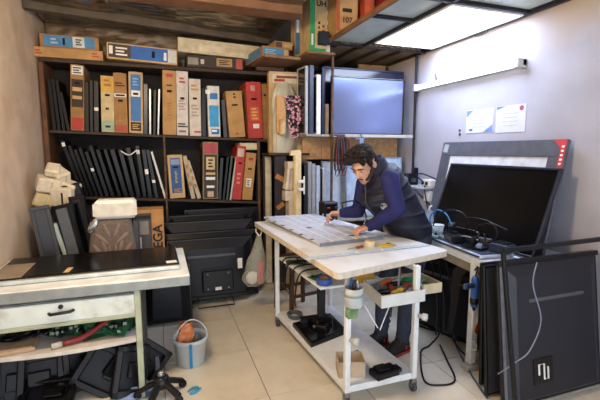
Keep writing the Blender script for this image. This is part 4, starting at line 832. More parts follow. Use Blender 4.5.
# things on the middle shelf
pcb('green circuit board lying on the trolley middle shelf', (1.02, 2.5, .622), .14, .1, (0, 0, .3), seed=21, group='boards on the trolley')
pcb('dark circuit board hanging over the edge of the trolley middle shelf', (.99, 2.9, .622), .16, .12, (0, 0, -.3), PCB2, seed=22, group='boards on the trolley')
bt = thing('blue_tape', 'roll of blue tape on the trolley middle shelf', 'tape', (1.0, 2.36, .622)); MB().lathe([(.03, 0), (.05, 0), (.052, .01), (.052, .035), (.05, .04), (.03, .04), (.03, 0)], n=22).build('roll', mat('#2f55a8', .4), bt, True); MB().lathe([(.028, .002), (.03, .002), (.03, .042), (.027, .042), (.027, .002)], n=18).build('core', CARD, bt, True)
yb = tag(MB().box((1.28, 2.33, .65), (.12, .08, .056), rot(0, 0, .3)).box((1.28, 2.33, .68), (.1, .06, .006), rot(0, 0, .3)).build('mustard_sponge', mat('#c8983a', .8, var=.2)), 'mustard yellow sponge box behind the tool tray', 'sponge')
for i in range(4):
    x = .96 + .03 * i; y = 3.0 - .12 * i
    cable('dangling_cable', 'black cable dangling off the trolley middle shelf, %s from the far end' % ORD[i], [(x + .1, y, .63), (x, y - .02, .645), (.9 + .005 * i, y - .03, .62), (.885, y - .02, .52 - .03 * i), (.9, y, .43 - .02 * i)], .006, BLACK, 'cables on the trolley shelf')
# things on the lower shelf
sb = thing('television_stand', 'black television stand base with upright neck on the trolley lower shelf', 'stand', (0, 0, 0))
a, b, c, d = PZ(279, 325, ZLOW + .03), PZ(298, 346, ZLOW + .03), PZ(347, 330, ZLOW + .03), PZ(330, 313, ZLOW + .03)
b.x = max(b.x, .955); a.x = max(a.x, .94)
MB().prism([(p.x, p.y) for p in (a, b, c, d)], ZLOW + .001, ZLOW + .03).build('base_plate', BLACK, sb)
m_ = (a + b + c + d) / 4
MB().prism([(m_.x + (p.x - m_.x) * .9 - .0, m_.y + (p.y - m_.y) * .9) for p in (a, b, c, d)], ZLOW + .03, ZLOW + .036).build('glass_top', SCREEN, sb)
MB().box((m_.x + .02, m_.y + .05, ZLOW + .06), (.16, .12, .05), rot(0, 0, .3), ch=.01).box((m_.x + .0, m_.y - .05, ZLOW + .05), (.07, .09, .035), rot(0, 0, .7), ch=.008).build('bracket', BLACK, sb)
MB().bar((m_.x + .03, m_.y + .06, ZLOW + .07), (m_.x + .05, m_.y + .1, .56), .06, .03).build('neck', BLACK2, sb)
MB().bar((m_.x - .12, m_.y + .12, ZLOW + .05), (m_.x + .1, m_.y + .1, ZLOW + .06), .05, .04).build('arm', BLACK, sb)
for k in range(3): MB().lathe([(.012, 0), (.014, .008), (.006, .012)], (m_.x - .05 + .05 * k, m_.y - .0, ZLOW + .036), 10).build('bolt', STEEL, sb, True)
cb_ = thing('coiled_cables', 'grey cable coil at the far corner of the trolley lower shelf', 'cables', (.98, 3.02, ZLOW))
for i in range(3): MB().tube([(.05 * math.cos(t * .7) * (1 + .1 * i) + .03, .06 * math.sin(t * .7) - .02, .01 + .012 * i) for t in range(10)], .007, 6, smooth=3).build('coil', mat('#55565c', .6), cb_, True)
p0, p1 = PZ(324, 373, ZLOW), PZ(348, 384, ZLOW)
ob_ = thing('open_carton', 'small open cardboard box on the trolley lower shelf', 'box', (1.072, 2.105, ZLOW + .002), (0, 0, -.3)); CB = mat('#b3a189', .85, var=.1)
MB().box((0, 0, .002), (.16, .13, .004)).build('base', CB, ob_)
for (c, s) in (((0, -.065, .05), (.16, .004, .1)), ((0, .065, .05), (.16, .004, .1)), ((-.08, 0, .05), (.004, .13, .1)), ((.08, 0, .05), (.004, .13, .1))): MB().box(c, s, ch=0).build('wall', CB, ob_)
ad = thing('tool_case', 'black box-shaped tool case on the trolley lower shelf', 'case', PZ(385, 376, ZLOW) + Vector((0, .01, .001)), (0, 0, .12))
MB().box((0, 0, .022), (.17, .1, .044), ch=.008).build('body', BLACK, ad); MB().box((-.02, .005, .05), (.08, .07, .014), ch=.005).build('lid', BLACK2, ad); MB().box((.1, .0, .018), (.035, .06, .03), ch=.006).build('latch', BLACK, ad)
sa = thing('small_motor', 'small black part with white tip behind the cardboard box', 'part', PZ(356, 358, ZLOW) + Vector((0, 0, .001)), (0, 0, .3)); MB().box((0, 0, .02), (.07, .05, .04), ch=.006).build('body', BLACK, sa); MB().box((-.01, -.01, .046), (.02, .02, .012)).build('tip', STICK, sa)
cap = tag(MB().lathe([(.012, 0), (.014, .004), (.01, .012)], PZ(356, 345, ZLOW) + Vector((0, 0, .001)), 10).build('bottle_lid', BLACK, None, True), 'tiny black bottle lid alone on the trolley lower shelf', 'lid')
# bag hanging from the far corner
hg = thing('plastic_bag', 'clear plastic bag with a red pack hanging from the trolley corner', 'bag', (PZ(262, 236, ZB - .02).x, 3.45, 0)); hg.location = (.83, 3.49, .0)
def hb_(u, v):
    a = 2 * PI * u; r_ = .022 + .105 * min(1, v * 1.25) ** 1.1; r_ *= 1 - .35 * max(0, v - .9) / .1; n = 1 + .22 * noise.noise((math.cos(a) * 1.6, math.sin(a) * 1.6, v * 5))
    return (math.cos(a) * r_ * n - .05 * v, math.sin(a) * r_ * .6 * n - .03, .74 - v * .46)
MB().grid(hb_, 24, 18).build('bag_skin', mat('#c6c8bc', .3, var=.12, alpha=.35, bump=.2), hg, True)
MB().box((.0, -.06, .4), (.06, .03, .2), rot(0, .06, 0), ch=.008).build('red_pack', mat('#c23a3a', .5), hg); MB().ell((-.07, -.03, .35), (.06, .04, .06), n=10).build('white_pack', STICK, hg)
MB().tube([(-.03, -.03, .8), (-.03, -.03, .77), (-.0, -.03, .73)], .006).tube([(.03, -.03, .8), (.01, -.03, .73)], .005).build('handles', STICK, hg)
# dark wooden stool beyond the trolley
so = thing('wooden_stool', 'dark brown wooden stool standing beyond the trolley', 'stool', (1.18, 3.42, 0), (0, 0, .2))
MB().box((0, 0, .5), (.34, .34, .03), ch=.008).build('seat', WOODD, so)
for sx in (-1, 1):
    for sy in (-1, 1): MB().bar((sx * .15, sy * .15, 0), (sx * .14, sy * .14, .487), .035).build('leg', WOODD, so)
for s in (-1, 1): MB().bar((-.15, s * .147, .2), (.15, s * .147, .2), .02, .03).build('stretcher', WOODD, so); MB().bar((s * .147, -.15, .28), (s * .147, .15, .28), .02, .03).build('stretcher', WOODD, so); MB().bar((-.15, s * .145, .45), (.15, s * .145, .45), .02, .05).build('apron', WOODD, so)
# ================================================================== RIGHT WORKBENCH
ZW = .78
wbn = thing('workbench', 'long white-topped workbench along the right wall', 'table', (0, 0, 0))
bt_ = [(2.0, 1.97), (2.655, 1.93), (2.655, 3.66), (2.2, 3.66), (2.06, 2.75), (1.965, 2.06), (1.965, 2.0), (1.98, 1.978)]
MB().prism(bt_, ZW - .045, ZW).build('worktop', mat('#dfe8f6', .35, var=.05, stain='#b3b1ab', stain_amt=.4), wbn)
AP = mat('#8f8678', .7, var=.15, scale=10)
MB().bar((2.0, 2.05, ZW - .08), (2.2, 3.6, ZW - .08), .03, .07).build('apron', AP, wbn); MB().bar((2.02, 2.02, ZW - .08), (2.62, 1.98, ZW - .08), .03, .07).build('apron', AP, wbn)
for (x, y) in ((1.99, 2.08), (2.59, 2.05), (2.22, 3.56), (2.59, 3.56)): MB().box((x, y, .375), (.05, .05, .745)).build('leg', PAINT, wbn)
MB().bar((1.92, 2.06, .02), (2.62, 2.04, .02), .06, .036).build('foot_beam', mat('#a9a59a', .6, var=.15), wbn)
# television leaning on the wall: grey chassis behind, black television in front
def leaner(name, label, xb, xt, y0, y1, h_, **k):
    w_ = y0 - y1; lean = math.atan2(xt - xb, math.sqrt(max(.01, h_ * h_ - (xt - xb) ** 2)))
    return tv_front(name, label, w_, h_, loc=(xb, (y0 + y1) / 2, ZW + .004), r=(-lean, 0, -PI / 2), **k)
pl_ = PX(445, 143, 2.61); YE = PX(570, 142, 2.61).y
o = leaner('screen_chassis', 'large grey-rimmed screen chassis with white inner border against the wall', 2.45, 2.61, pl_.y, YE, math.hypot(pl_.z - ZW, .16), t=.03, bez=.125, rim=mat('#5c5f6a', .45, .3, var=.12), scr=mat('#cfd3dc', .5))
H1 = math.hypot(pl_.z - ZW, .16); W1 = pl_.y - YE
MB().box((-W1 / 2 + .055, -.016, H1 - .06), (.06, .002, .075), rot(0, .1, 0), ch=0).build('sticker', mat('#9fa6ad', .5), o)
sp_ = W1 / 2 - .035
st_ = MB().prism([(-.07, 0), (.03, 0), (.03, -.2), (-.005, -.2), (-.005, -.06)][::-1], 0, .002).build('red_sticker', mat('#c7323a', .5), o); st_.rotation_euler = (PI / 2, 0, 0); st_.location = (sp_ * 1.0, -.016, H1 - .002)
for k in range(5): MB().box((.013, -.05 - .03 * k, .003), (.018, .014, .002), ch=0).build('print', STICK, st_)
p0, p1 = PX(452, 164, 2.5), PX(563, 169, 2.5); H2 = math.hypot(p0.z - ZW, .2)
leaner('television', 'big black-screened television leaning on the wall over the workbench', 2.3, 2.5, p0.y, p1.y, H2, t=.025, bez=.018, rim=mat('#1c1f2e', .35), scr=mat('#0c0b0b', .22, spec=.25))
# certificates
def cert(label, c4, deco):
    pts = [PX(x, y, WX) for x, y in c4]; ys = [p.y for p in pts]; zs_ = [p.z for p in pts]
    y0, y1, z0, z1 = max(ys), min(ys), min(zs_), max(zs_); o = thing('certificate', label, 'certificate', (WX, (y0 + y1) / 2, (z0 + z1) / 2), (0, 0, -PI / 2), 'certificates on the wall')
    w_, h_ = y0 - y1, z1 - z0
    MB().box((0, -.002, 0), (w_, .003, h_), ch=0).build('paper', mat('#cfd2e4', .4, var=.03), o)
    b_ = mat('#6f93d6', .5); tri = lambda q, n, m: MB().add([(x * w_ / 2, -.004 - .0005 * 0, z * h_ / 2) for x, z in q] + [(x * w_ / 2, -.0035, z * h_ / 2) for x, z in q], [(0, 1, 2), (5, 4, 3), (0, 3, 4, 1), (1, 4, 5, 2), (2, 5, 3, 0)]).build(n, m, o)
    if deco:
        tri([(-.97, .97), (-.97, .4), (-.45, .97)], 'corner_print', b_); tri([(.97, -.97), (.3, -.97), (.97, -.35)], 'corner_print', b_)
        MB().box((-.3 * w_, -.004, -.36 * h_), (.12 * w_, .001, .08 * h_), ch=0).build('print', mat('#5a6070'), o)
    else:
        tri([(-.97, .97), (-.97, .75), (-.3, .97)], 'corner_print', mat('#5f6f98')); MB().lathe([(.02, 0), (.02, .001), (.005, .0015)], (.36 * w_, -.0035, .36 * h_), 14, rot(PI / 2, 0, 0)).build('seal', mat('#b0546c', .5), o)
    for i in range(4): MB().box((0, -.004, (.2 - .15 * i) * h_), ((.55 - .08 * (i % 2)) * w_, .001, .02 * h_), ch=0).build('print', mat('#aab2c8'), o)
    return o
cert('white certificate with blue corners on the right wall', [(467, 111), (493, 108.5), (467, 133), (493, 132)], True)
cert('white certificate with red seal on the right wall', [(497, 107), (525, 105.5), (497, 132), (525, 131.5)], False)
for i, (x, y) in enumerate([(460, 130.5), (460, 134.5)]): tag(MB().lathe([(.012, 0), (.01, .01), (.001, .012)], PX(x, y, WX), 8, rot(0, -PI / 2, 0)).build('wall_nail', CHAR), 'small nail in the wall left of the certificates, %s' % ('upper', 'lower')[i], 'nail', 'nails in the wall')
# bracket added on the wall to hold up the devices by the rack post
br = thing('added_bracket', 'small metal bracket shelf added on the wall behind the man', 'shelf', (0, 0, 0))
pz = PX(432, 187, 2.6).z
MB().box((2.52, 3.45, pz), (.27, .42, .015)).build('plate', mat('#9fa1a4', .5), br); MB().bar((2.65, 3.45, pz - .2), (2.42, 3.45, pz), .02).build('strut', STEEL, br)
bd = thing('black_device', 'small black boxy device on the bracket beside the rack post', 'device', (2.5, 3.58, pz + .009)); MB().box((0, 0, .06), (.12, .09, .12), ch=.006).build('body', BLACK, bd); MB().box((.03, -.02, .15), (.06, .05, .06), ch=.006).build('head', BLACK2, bd); MB().box((0, -.047, .05), (.06, .004, .04)).build('face', CHAR, bd)
wd_ = thing('white_socket', 'white plug socket block with black leads on the bracket', 'socket', (2.55, 3.33, pz + .009)); MB().box((0, 0, .035), (.12, .12, .07), ch=.008).build('body', WHITE, wd_)
for k in range(2): MB().lathe([(.018, 0), (.018, .01), (.006, .012)], (-.061, -.03 + .06 * k, .035), 12, rot(0, -PI / 2, 0)).build('outlet', BLACK, wd_)
MB().tube([(-.06, .03, .05), (-.12, .06, .11), (-.1, .0, .13), (-.03, -.05, .1), (.05, -.08, .06)], .007, 6, smooth=5).build('lead', BLACK, wd_, True); MB().tube([(-.06, -.03, .03), (-.11, -.06, .0), (-.1, -.08, -.12), (-.06, -.06, -.22)], .006, 6, smooth=5).build('lead', BLACK, wd_, True)
tag(MB().box(PX(428, 196, 2.5), (.05, .08, .1)).box(PX(428, 196, 2.5) + Vector((-.026, 0, .02)), (.004, .06, .03)).build('white_adapter', WHITE), 'white adapter hanging below the bracket', 'adapter')
# clutter on the bench
pd = thing('padded_sheet', 'pale blue screen sheet in padding lying on the workbench edge', 'screen', (2.135, 2.32, ZW + .001), (0, 0, -.1))
MB().box((0, 0, .012), (.27, .62, .022), ch=.008).build('padding', mat('#bccbe8', .5, var=.1, bump=.2), pd); MB().box((.01, .0, .028), (.23, .56, .008)).build('screen', mat('#4a5574', .3, var=.15), pd)
MB().box((-.133, 0, .016), (.012, .6, .012)).build('dark_edge', CHAR, pd)
def lump(name, label, loc, parts, cat='device', r=(0, 0, 0), group='electronics piled on the workbench'):
    o = thing(name, label, cat, loc, r, group)
    for (n, c, s, m, rr) in parts: MB().box(c, s, rot(*rr), ch=min(.008, min(s) * .25)).build(n, m, o)
    return o
zb = ZW + .035
lump('power_board', 'black power board with heat sinks on the padded sheet', (2.12, 2.2, zb), [('board', (0, 0, .01), (.2, .16, .012), BLACK, (0, 0, 0)), ('heat_sink', (-.03, .02, .045), (.09, .03, .06), BLACK2, (0, 0, .2)), ('heat_sink', (.05, -.02, .04), (.03, .1, .05), CHAR, (0, 0, .1)), ('plug', (-.08, -.05, .03), (.05, .04, .03), mat('#6d86a8', .5), (0, 0, .3))], r=(0, 0, .3))
lump('speaker_unit', 'black slanted speaker unit lying behind the power board', (2.19, 2.4, zb), [('body', (0, 0, .05), (.1, .28, .07), BLACK, (0, .25, 0)), ('grille', (-.02, 0, .09), (.06, .22, .012), DARK, (0, .25, 0)), ('bracket', (-.05, .1, .11), (.04, .05, .04), CHAR, (0, 0, .4))], r=(0, 0, .15))
lump('adapter_brick', 'dark adapter brick with silver face on the padded sheet', (2.08, 2.4, zb), [('body', (0, 0, .03), (.1, .16, .055), BLACK2, (0, 0, 0)), ('face', (-.051, 0, .03), (.004, .1, .03), STEEL, (0, 0, 0)), ('bump', (.0, .03, .065), (.06, .06, .02), BLACK, (0, 0, 0))], r=(0, 0, -.3))
pcb('silvery green circuit board at the left of the pile on the workbench', (2.1, 2.6, zb), .16, .14, (0, 0, .4), mat('#7f938c', .4, .2, var=.3, scale=50), seed=30, group='electronics piled on the workbench')
lump('power_module', 'dark blue boxy module near the screen edge on the workbench', (2.17, 2.04, ZW + .035), [('body', (0, 0, .03), (.1, .14, .06), mat('#2a3350', .4), (0, 0, 0)), ('cover', (.0, .0, .064), (.08, .1, .008), BLACK, (0, 0, 0))], r=(0, 0, .2))
for i, (pts, m, lb) in enumerate([
    ([(433, 226), (438, 215), (450, 210), (462, 213), (468, 222), (465, 232)], BLACK, 'black cable arching over the left of the bench pile'),
    ([(432, 228), (430, 218), (436, 210), (446, 214), (452, 226)], mat('#2f7fc0', .5), 'blue cable looped at the left end of the bench pile'),
    ([(478, 226), (492, 224), (497, 232), (494, 240), (487, 242), (484, 234)], BLACK2, 'grey-black cable loop beside the adapter on the bench'),
    ([(450, 232), (458, 222), (470, 218), (484, 220), (498, 226), (507, 230)], BLACK, 'black cable running across the middle of the bench pile'),
    ([(440, 234), (452, 238), (464, 236), (478, 240)], mat('#8d93a0', .5), 'pale grey wire along the front of the bench pile')]):
    cable('bench_cable', lb, [PX(x, y, 2.06 + .012 * k) for k, (x, y) in enumerate(pts)], .006, m, 'cables on the workbench')
wc = thing('white_cup', 'translucent white plastic cup at the back of the workbench', 'cup', (2.17, 2.71, ZW + .001), (0, 0, 0)); MB().lathe([(.035, 0), (.037, .003), (.05, .1), (.046, .1), (.034, .006), (.001, .005)], n=20).build('body', mat('#cfdbe2', .3, var=.05), wc, True); MB().lathe([(.051, .092), (.053, .1), (.05, .104)], n=20).build('rim', WHITE, wc, True)
pbg = thing('clear_bag', 'crumpled clear plastic bag on the bench behind the man', 'bag', (2.19, 2.86, ZW + .001)); 
def cbf(u, v): a = 2 * PI * u; n = 1 + .4 * noise.noise((math.cos(a) * 2, math.sin(a) * 2, v * 4)); r_ = .07 * (1 - .6 * v); return (math.cos(a) * r_ * n, math.sin(a) * r_ * n, v * .2)
MB().grid(cbf, 16, 10).build('bag_skin', mat('#c3ccdc', .3, alpha=.6, bump=.3), pbg, True); MB().tube([(0, 0, .2), (.01, 0, .23), (.03, 0, .24)], .008).build('knot', WHITE, pbg)
kb = thing('black_device', 'small black device with red light at the right end of the workbench', 'device', (2.38, 1.985, ZW + .001)); MB().box((0, 0, .035), (.1, .06, .07), ch=.008).build('body', BLACK, kb); MB().box((-.02, -.032, .04), (.03, .004, .015)).build('red_lamp', RED, kb)
# televisions on the floor leaning on the bench end
def floor_tv(label, x0, x1, h_, yb, lean, body, rz=0):
    o = tv_back(label, x1 - x0, h_, ((x0 + x1) / 2, yb, .012), lean, detail=False, rz=rz, group='televisions leaning on the workbench end', body=body, t=.035); return o
fz = PY(502, 258, 1.8).z
ff = floor_tv('front television leaning on the bench end with its back and corner recess showing', PY(503, 330, 1.66).x, 2.62, .86, 1.62, .13, mat('#181922', .45, var=.15, scale=6))
wf = (2.62 - PY(503, 330, 1.66).x)
rc = MB().box((-.13, -.037, .2), (.15, .004, .15), ch=0).build('recess', BLACK, ff); MB().tube([(-.17, -.043, .18), (-.17, -.043, .24), (-.13, -.043, .24), (-.13, -.043, .15), (-.1, -.043, .15), (-.1, -.043, .22)], .005, 6).build('white_lead', STICK, rc)
MB().box((-wf / 2 + .02, -.004, .43), (.018, .012, .84)).build('silver_edge', mat('#6a6c78', .35, .4), ff); MB().box((0, -.005, .845), (wf, .02, .03)).build('top_edge', BLACK, ff)
f2 = floor_tv('second television behind the front one, grey-black back', PY(492, 330, 1.75).x, 2.5, .80, 1.76, .1, mat('#1f2027', .5), 0)
f3 = floor_tv('third television behind, only its black left side showing', PY(484, 330, 1.86).x, 2.4, .79, 1.86, .06, BLACK, 0)
fm = thing('empty_frame', 'thin black empty screen frame leaning over the front television', 'frame', (0, 0, 0)); a = PY(521, 395, 1.47); b = PY(500, 250, 1.58)
MB().bar((a.x, 1.475, 0.004), (b.x, 1.56, b.z), .022, .022).build('side', BLACK, fm); MB().bar((b.x, 1.56, b.z), (2.55, 1.56, b.z + .01), .022, .026).build('top', BLACK, fm); MB().bar((2.6, 1.475, .004), (2.55, 1.56, b.z + .01), .022, .022).build('side', BLACK, fm)
cable('loose_wire', 'thin grey wire trailing down over the leaning televisions', [PY(537, 262, 1.53), PY(533, 285, 1.53), PY(541, 320, 1.53), PY(530, 350, 1.53), PY(516, 362, 1.53), PY(498, 374, 1.6)], .0035, mat('#7a8294', .5))
# screens standing under the bench
for i, (x, y, w_, h_, rz, ln, m, lb) in enumerate([(2.1, 2.62, .5, .66, 1.35, .1, BLACK, 'black screen housing standing under the bench behind its leg'), (2.16, 2.45, .46, .62, 1.4, .12, BLACK2, 'second black housing under the bench'), (2.25, 3.0, .5, .68, 1.3, .1, DARK, 'dark housing deepest under the bench')]):
    tv_back(lb, w_, h_, (x + .0, y, .012), ln, detail=False, rz=-rz, group='screens under the workbench', body=m, t=.04)
for i in range(4):
    x = 1.92 + .03 * i; y = 3.0 + .1 * i
    o = thing('metal_strip', 'grey-green metal strip leaning on the bench edge behind the trolley, %s from the man' % ORD[i], 'strip', (x, y, .002), (.04 * i - .05, .1, 0), 'metal strips by the workbench')
    MB().box((0, 0, .36), (.02, .035, .72)).build('rail', mat('#5b6a64', .45, .3, var=.15), o); MB().box((-.011, 0, .36), (.004, .018, .68)).build('groove', CHAR, o)
# blue glue gun, tag and coil hung on the bench leg
p = PX(472, 285, 1.985)
gg = thing('glue_gun', 'blue glue gun hanging on the white bench leg', 'tool', (1.935, 2.045, p.z), (0, 0, .3)); GB = mat('#2f5fb0', .45, var=.12)
MB().tube([(0, -.02, -.12), (0, -.02, -.1), (0, -.02, .0), (0, -.02, .07), (0, -.02, .09)], [.02, .024, .026, .024, .012], 12, smooth=2).build('body', GB, gg, True)
MB().bar((-.005, -.02, .03), (-.15, -.03, .05), .026, .035, ch=.008).build('handle', mat('#2a3a5c', .5), gg); MB().tube([(0, -.02, -.12), (0, -.02, -.15)], [.014, .006], 10).build('nozzle', BLACK, gg, True); MB().lathe([(.027, -.1), (.028, -.08), (.027, -.06)], (0, -.02, 0), 14).build('collar', BLACK, gg, True)
MB().tube([(0, -.02, .09), (0, -.03, .13), (.02, -.02, .15), (.02, .0, .12)], .005).build('hook', BLACK, gg)
p = PX(466, 323, 1.98); tag_ = thing('orange_tag', 'small orange paper tag hanging from the bench leg', 'tag', (1.972, 2.06, p.z), (0, .2, .4)); MB().box((0, -.03, 0), (.05, .003, .06), rot(0, .5, 0), ch=0).build('paper', mat('#d8662a', .6), tag_); MB().tube([(0, -.03, .03), (.0, -.02, .08)], .002).build('thread', STICK, tag_)
p = PX(467, 341, 1.98); co = thing('wire_coil', 'small clear coil of wire hanging below the orange tag', 'wire', (1.972, 2.04, p.z))
for k in range(3): MB().tube([(0, .028 * math.cos(t * .7), .032 * math.sin(t * .7) + .004 * k) for t in range(10)], .003, 6, smooth=3).build('loop', mat('#b3b8bd', .4), co, True)
# cables on the floor and down from the bench
CABS = [([(437, 300, .2), (440, 330, .1), (430, 345, .02), (421, 352, .008), (424, 380, .008), (440, 385, .008), (455, 380, .008), (447, 360, .008), (440, 345, .03)], BLACK, 'thick black cable looped on the floor right of the trolley'),
        ([(450, 310, .2), (452, 335, .05), (462, 352, .008), (480, 362, .008), (500, 360, .008)], BLACK2, 'black cable running along the floor to the leaning televisions'),
        ([(452, 320, .15), (456, 345, .01), (470, 372, .008), (480, 388, .008), (487, 398, .008)], mat('#3b5a78', .5), 'thin blue-grey cable on the floor towards the camera'),
        ([(420, 326, .008), (432, 330, .008), (446, 332, .008), (458, 330, .008)], BLACK, 'short black cable lying on the floor near the man')]
for (pts, m, lb) in CABS: cable('floor_cable', lb, [PZ(x, y, z) for x, y, z in pts], .0065, m, 'cables on the floor by the bench')
for i, x in enumerate((437, 444, 452)):
    a = PX(x - 4, 262, 2.02); cable('dangling_lead', 'dark lead dangling behind the trolley under the bench, %s from the left' % ORD[i], [PX(x - 6, 262, 2.02), PX(x - 2, 285, 2.0), PX(x, 310, 1.99), PX(x - 1, 335, 1.97)], .006, BLACK, 'leads under the bench')
# ================================================================== THE MAN
mn = thing('person', 'person in dark vest and blue sweater bending over the trolley, soldering', 'person', (0, 0, 0))
SKIN = mat('#c9987f', .5, var=.06, scale=30); HAIR = mat('#1c110c', .9, var=.3, scale=60); NAVY = mat('#181d5a', .8, var=.15, scale=40); VEST = mat('#10142a', .6, var=.2, scale=30); JEAN = mat('#2f3547', .85, var=.2, scale=40)
V = Vector
hipC, waist, chest, shC, neckB = V((1.855, 2.60, .87)), V((1.82, 2.61, 1.0)), V((1.655, 2.62, 1.19)), V((1.555, 2.62, 1.315)), V((1.515, 2.605, 1.355))
headC = V((1.388, 2.565, 1.40))
hf = V((-.74, -.38, -.66)).normalized(); hs = hf.cross(V((0, 0, 1))).normalized(); hu = hs.cross(hf).normalized()   # forward, side, up of the head
HM = Matrix((hs, hf, hu)).transposed()
def H(x, y, z): return headC + HM @ V((x, y, z))
Lsh, Lel, Lwr = V((1.525, 2.44, 1.30)), V((1.565, 2.39, 1.09)), V((1.455, 2.585, .935))
Rsh, Rel, Rwr = V((1.54, 2.80, 1.27)), V((1.505, 2.86, 1.01)), V((1.405, 2.955, .985))
Lhip, Lkn, Lan = V((1.845, 2.51, .84)), V((1.72, 2.44, .475)), V((1.655, 2.42, .09))
Rhip, Rkn, Ran = V((1.84, 2.69, .84)), V((1.62, 2.61, .46)), V((1.56, 2.565, .09))
def hand(mb, wr, d, nrm, side, curl, spread=.0, thumb=(.6, .7, -.3), scale=1.):
    """wr wrist, d finger direction, nrm back of the hand, side = +1/-1 thumb side along nrm x d"""
    d = d.normalized(); s = nrm.cross(d).normalized() * side; n = d.cross(s).normalized()
    if n.dot(nrm) < 0: n = -n
    k = scale
    for j in range(4): mb.tube([wr - d * .01, wr + d * .03 * k + s * (.026 - .0175 * j) * k * .7, wr + d * .085 * k + s * (.028 - .0185 * j) * k], [.02 * k, .017 * k, .013 * k], 10, smooth=2)
    tips = []
    for j, (ln, cu_) in enumerate(zip((.9, 1., .94, .76), curl)):
        p = wr + d * (.086 - .004 * abs(j - 1)) * k + s * (.029 - .0190 * j) * k; dr = (d + s * spread * (1.5 - j) * .1).normalized(); a = 0; pts = [p - dr * .01]; pts.append(p)
        for L_, b_ in zip((.045, .028, .022), (cu_ * .55, cu_ * .95, cu_ * .6)):
            a += b_; dd = dr * math.cos(a) - n * math.sin(a); p = p + dd * L_ * ln * k; pts.append(p)
        mb.tube(pts, [.0105 * k, .0105 * k, .0098 * k, .009 * k, .0075 * k], 9, smooth=2); mb.ell(p, (.0075 * k,) * 3, n=8); tips.append(p)
    p = wr + d * .025 * k + s * .022 * k; td = (d * thumb[0] + s * thumb[1] + n * thumb[2]).normalized(); q1 = p + td * .045 * k; t2 = (td + d * .7 - s * .35 + n * thumb[2] * .3).normalized(); q2 = q1 + t2 * .032 * k; q3 = q2 + (t2 + d * .2).normalized() * .024 * k
    mb.tube([p, q1, q2, q3], [.017 * k, .0125 * k, .0115 * k, .009 * k], 9, smooth=2); mb.ell(q3, (.009 * k,) * 3, n=8)
    return tips, q3
b = MB()
# head
b.ell(H(0, -.012, .035), (.078, .098, .088), HM); b.ell(H(0, .025, -.035), (.064, .072, .085), HM); b.ell(H(0, .05, -.085), (.043, .045, .04), HM); b.ell(H(0, .075, -.103), (.024, .02, .02), HM)
b.ell(H(0, .078, .03), (.056, .018, .012), HM)
b.loft([(H(0, .085, .02), hs * .008, hf * .008), (H(0, .102, -.012), hs * .010, hf * .013), (H(0, .11, -.032), hs * .015, hf * .016), (H(0, .095, -.043), hs * .013, hf * .010)], 10)
b.ell(H(0, .092, -.066), (.024, .01, .006), HM); b.ell(H(0, .09, -.079), (.021, .01, .007), HM)
for s in (-1, 1):
    b.ell(H(s * .048, .06, -.02), (.02, .02, .017), HM)
    b.ell(H(s * .079, -.012, -.012), (.009, .02, .031), HM @ rot(0, 0, s * .35))
b.tube([H(0, -.03, -.05), H(0, -.035, -.1), neckB + V((.01, 0, 0)), neckB + V((.06, 0, -.05))], [.055, .054, .06, .08], 16, smooth=3)
# trunk and limbs under the clothes
b.loft([(hipC - V((0, 0, .06)), V((.1, 0, 0)), V((0, .15, 0))), (waist, V((.1, 0, .02)), V((0, .14, 0))), (chest, V((.10, 0, .05)), V((0, .165, 0))), (shC, V((.06, 0, .05)), V((0, .17, 0))), (neckB, V((.04, 0, .04)), V((0, .06, 0)))])
for (s_, e_, w_) in ((Lsh, Lel, Lwr), (Rsh, Rel, Rwr)): b.tube([s_, (s_ + e_) / 2, e_, (e_ + w_) / 2, w_], [.05, .046, .038, .034, .025], 12, smooth=3)
for (h_, k_, a_) in ((Lhip, Lkn, Lan), (Rhip, Rkn, Ran)): b.tube([h_, (h_ + k_) / 2, k_, (k_ + a_) / 2, a_, a_ - V((.0, 0, .04))], [.08, .068, .052, .05, .036, .036], 14, smooth=3); b.tube([a_ - V((0, 0, .045)), a_ + V((-.13, -.03, -.06))], [.03, .025], 10)
lt_, lth = hand(b, Lwr, V((-.93, .18, -.2)), V((-.15, .0, 1)), -1, (1.05, 1.1, 1.15, 1.2), thumb=(.75, .5, -.35))
rt_, rth = hand(b, Rwr, V((-.8, .45, -.12)), V((.15, .5, .85)), -1, (.9, 1.0, 1.15, 1.25), thumb=(.9, .35, -.35))
skin_obj('body', b, .0055, SKIN, mn, 2)
# eyes, brows, hair, beard
for s in (-1, 1):
    MB().ell(H(s * .031, .0835, .004), (.013, .008, .004), HM, n=10).build('eye', mat('#a89c94', .4), mn, True)
    MB().ell(H(s * .031, .0895, .003), (.006, .004, .0055), HM, n=8).build('iris', mat('#20140e', .2), mn, True)
    MB().loft([(H(s * .012, .096, .024), hs * .003, hu * .004), (H(s * .03, .096, .03), hs * .003, hu * .006), (H(s * .052, .082, .024), hs * .003, hu * .003)], 8).build('eyebrow', HAIR, mn, True)
hb2 = MB().ell(H(0, -.022, .058), (.084, .098, .086), HM).ell(H(0, -.07, .0), (.072, .052, .075), HM)
for s in (-1, 1): hb2.ell(H(s * .073, .012, .03), (.012, .03, .04), HM)
rnd = random.Random(3)
for i in range(70):
    a = rnd.uniform(-1, 1); t_ = rnd.uniform(-.4, 1); r0 = H(a * .062, .02 + t_ * .062, .12 - .03 * a * a - .035 * max(0, t_)); dr = HM @ V((a * .5 + rnd.uniform(-.4, .4), .55 + rnd.uniform(-.5, .5), .75 + rnd.uniform(-.3, .4)))
    hb2.tube([r0 - dr * .01, r0 + dr * .025, r0 + dr * .05 + HM @ V((rnd.uniform(-.012, .012), .008, -.006))], [.018, .014, .005], 7, smooth=2)
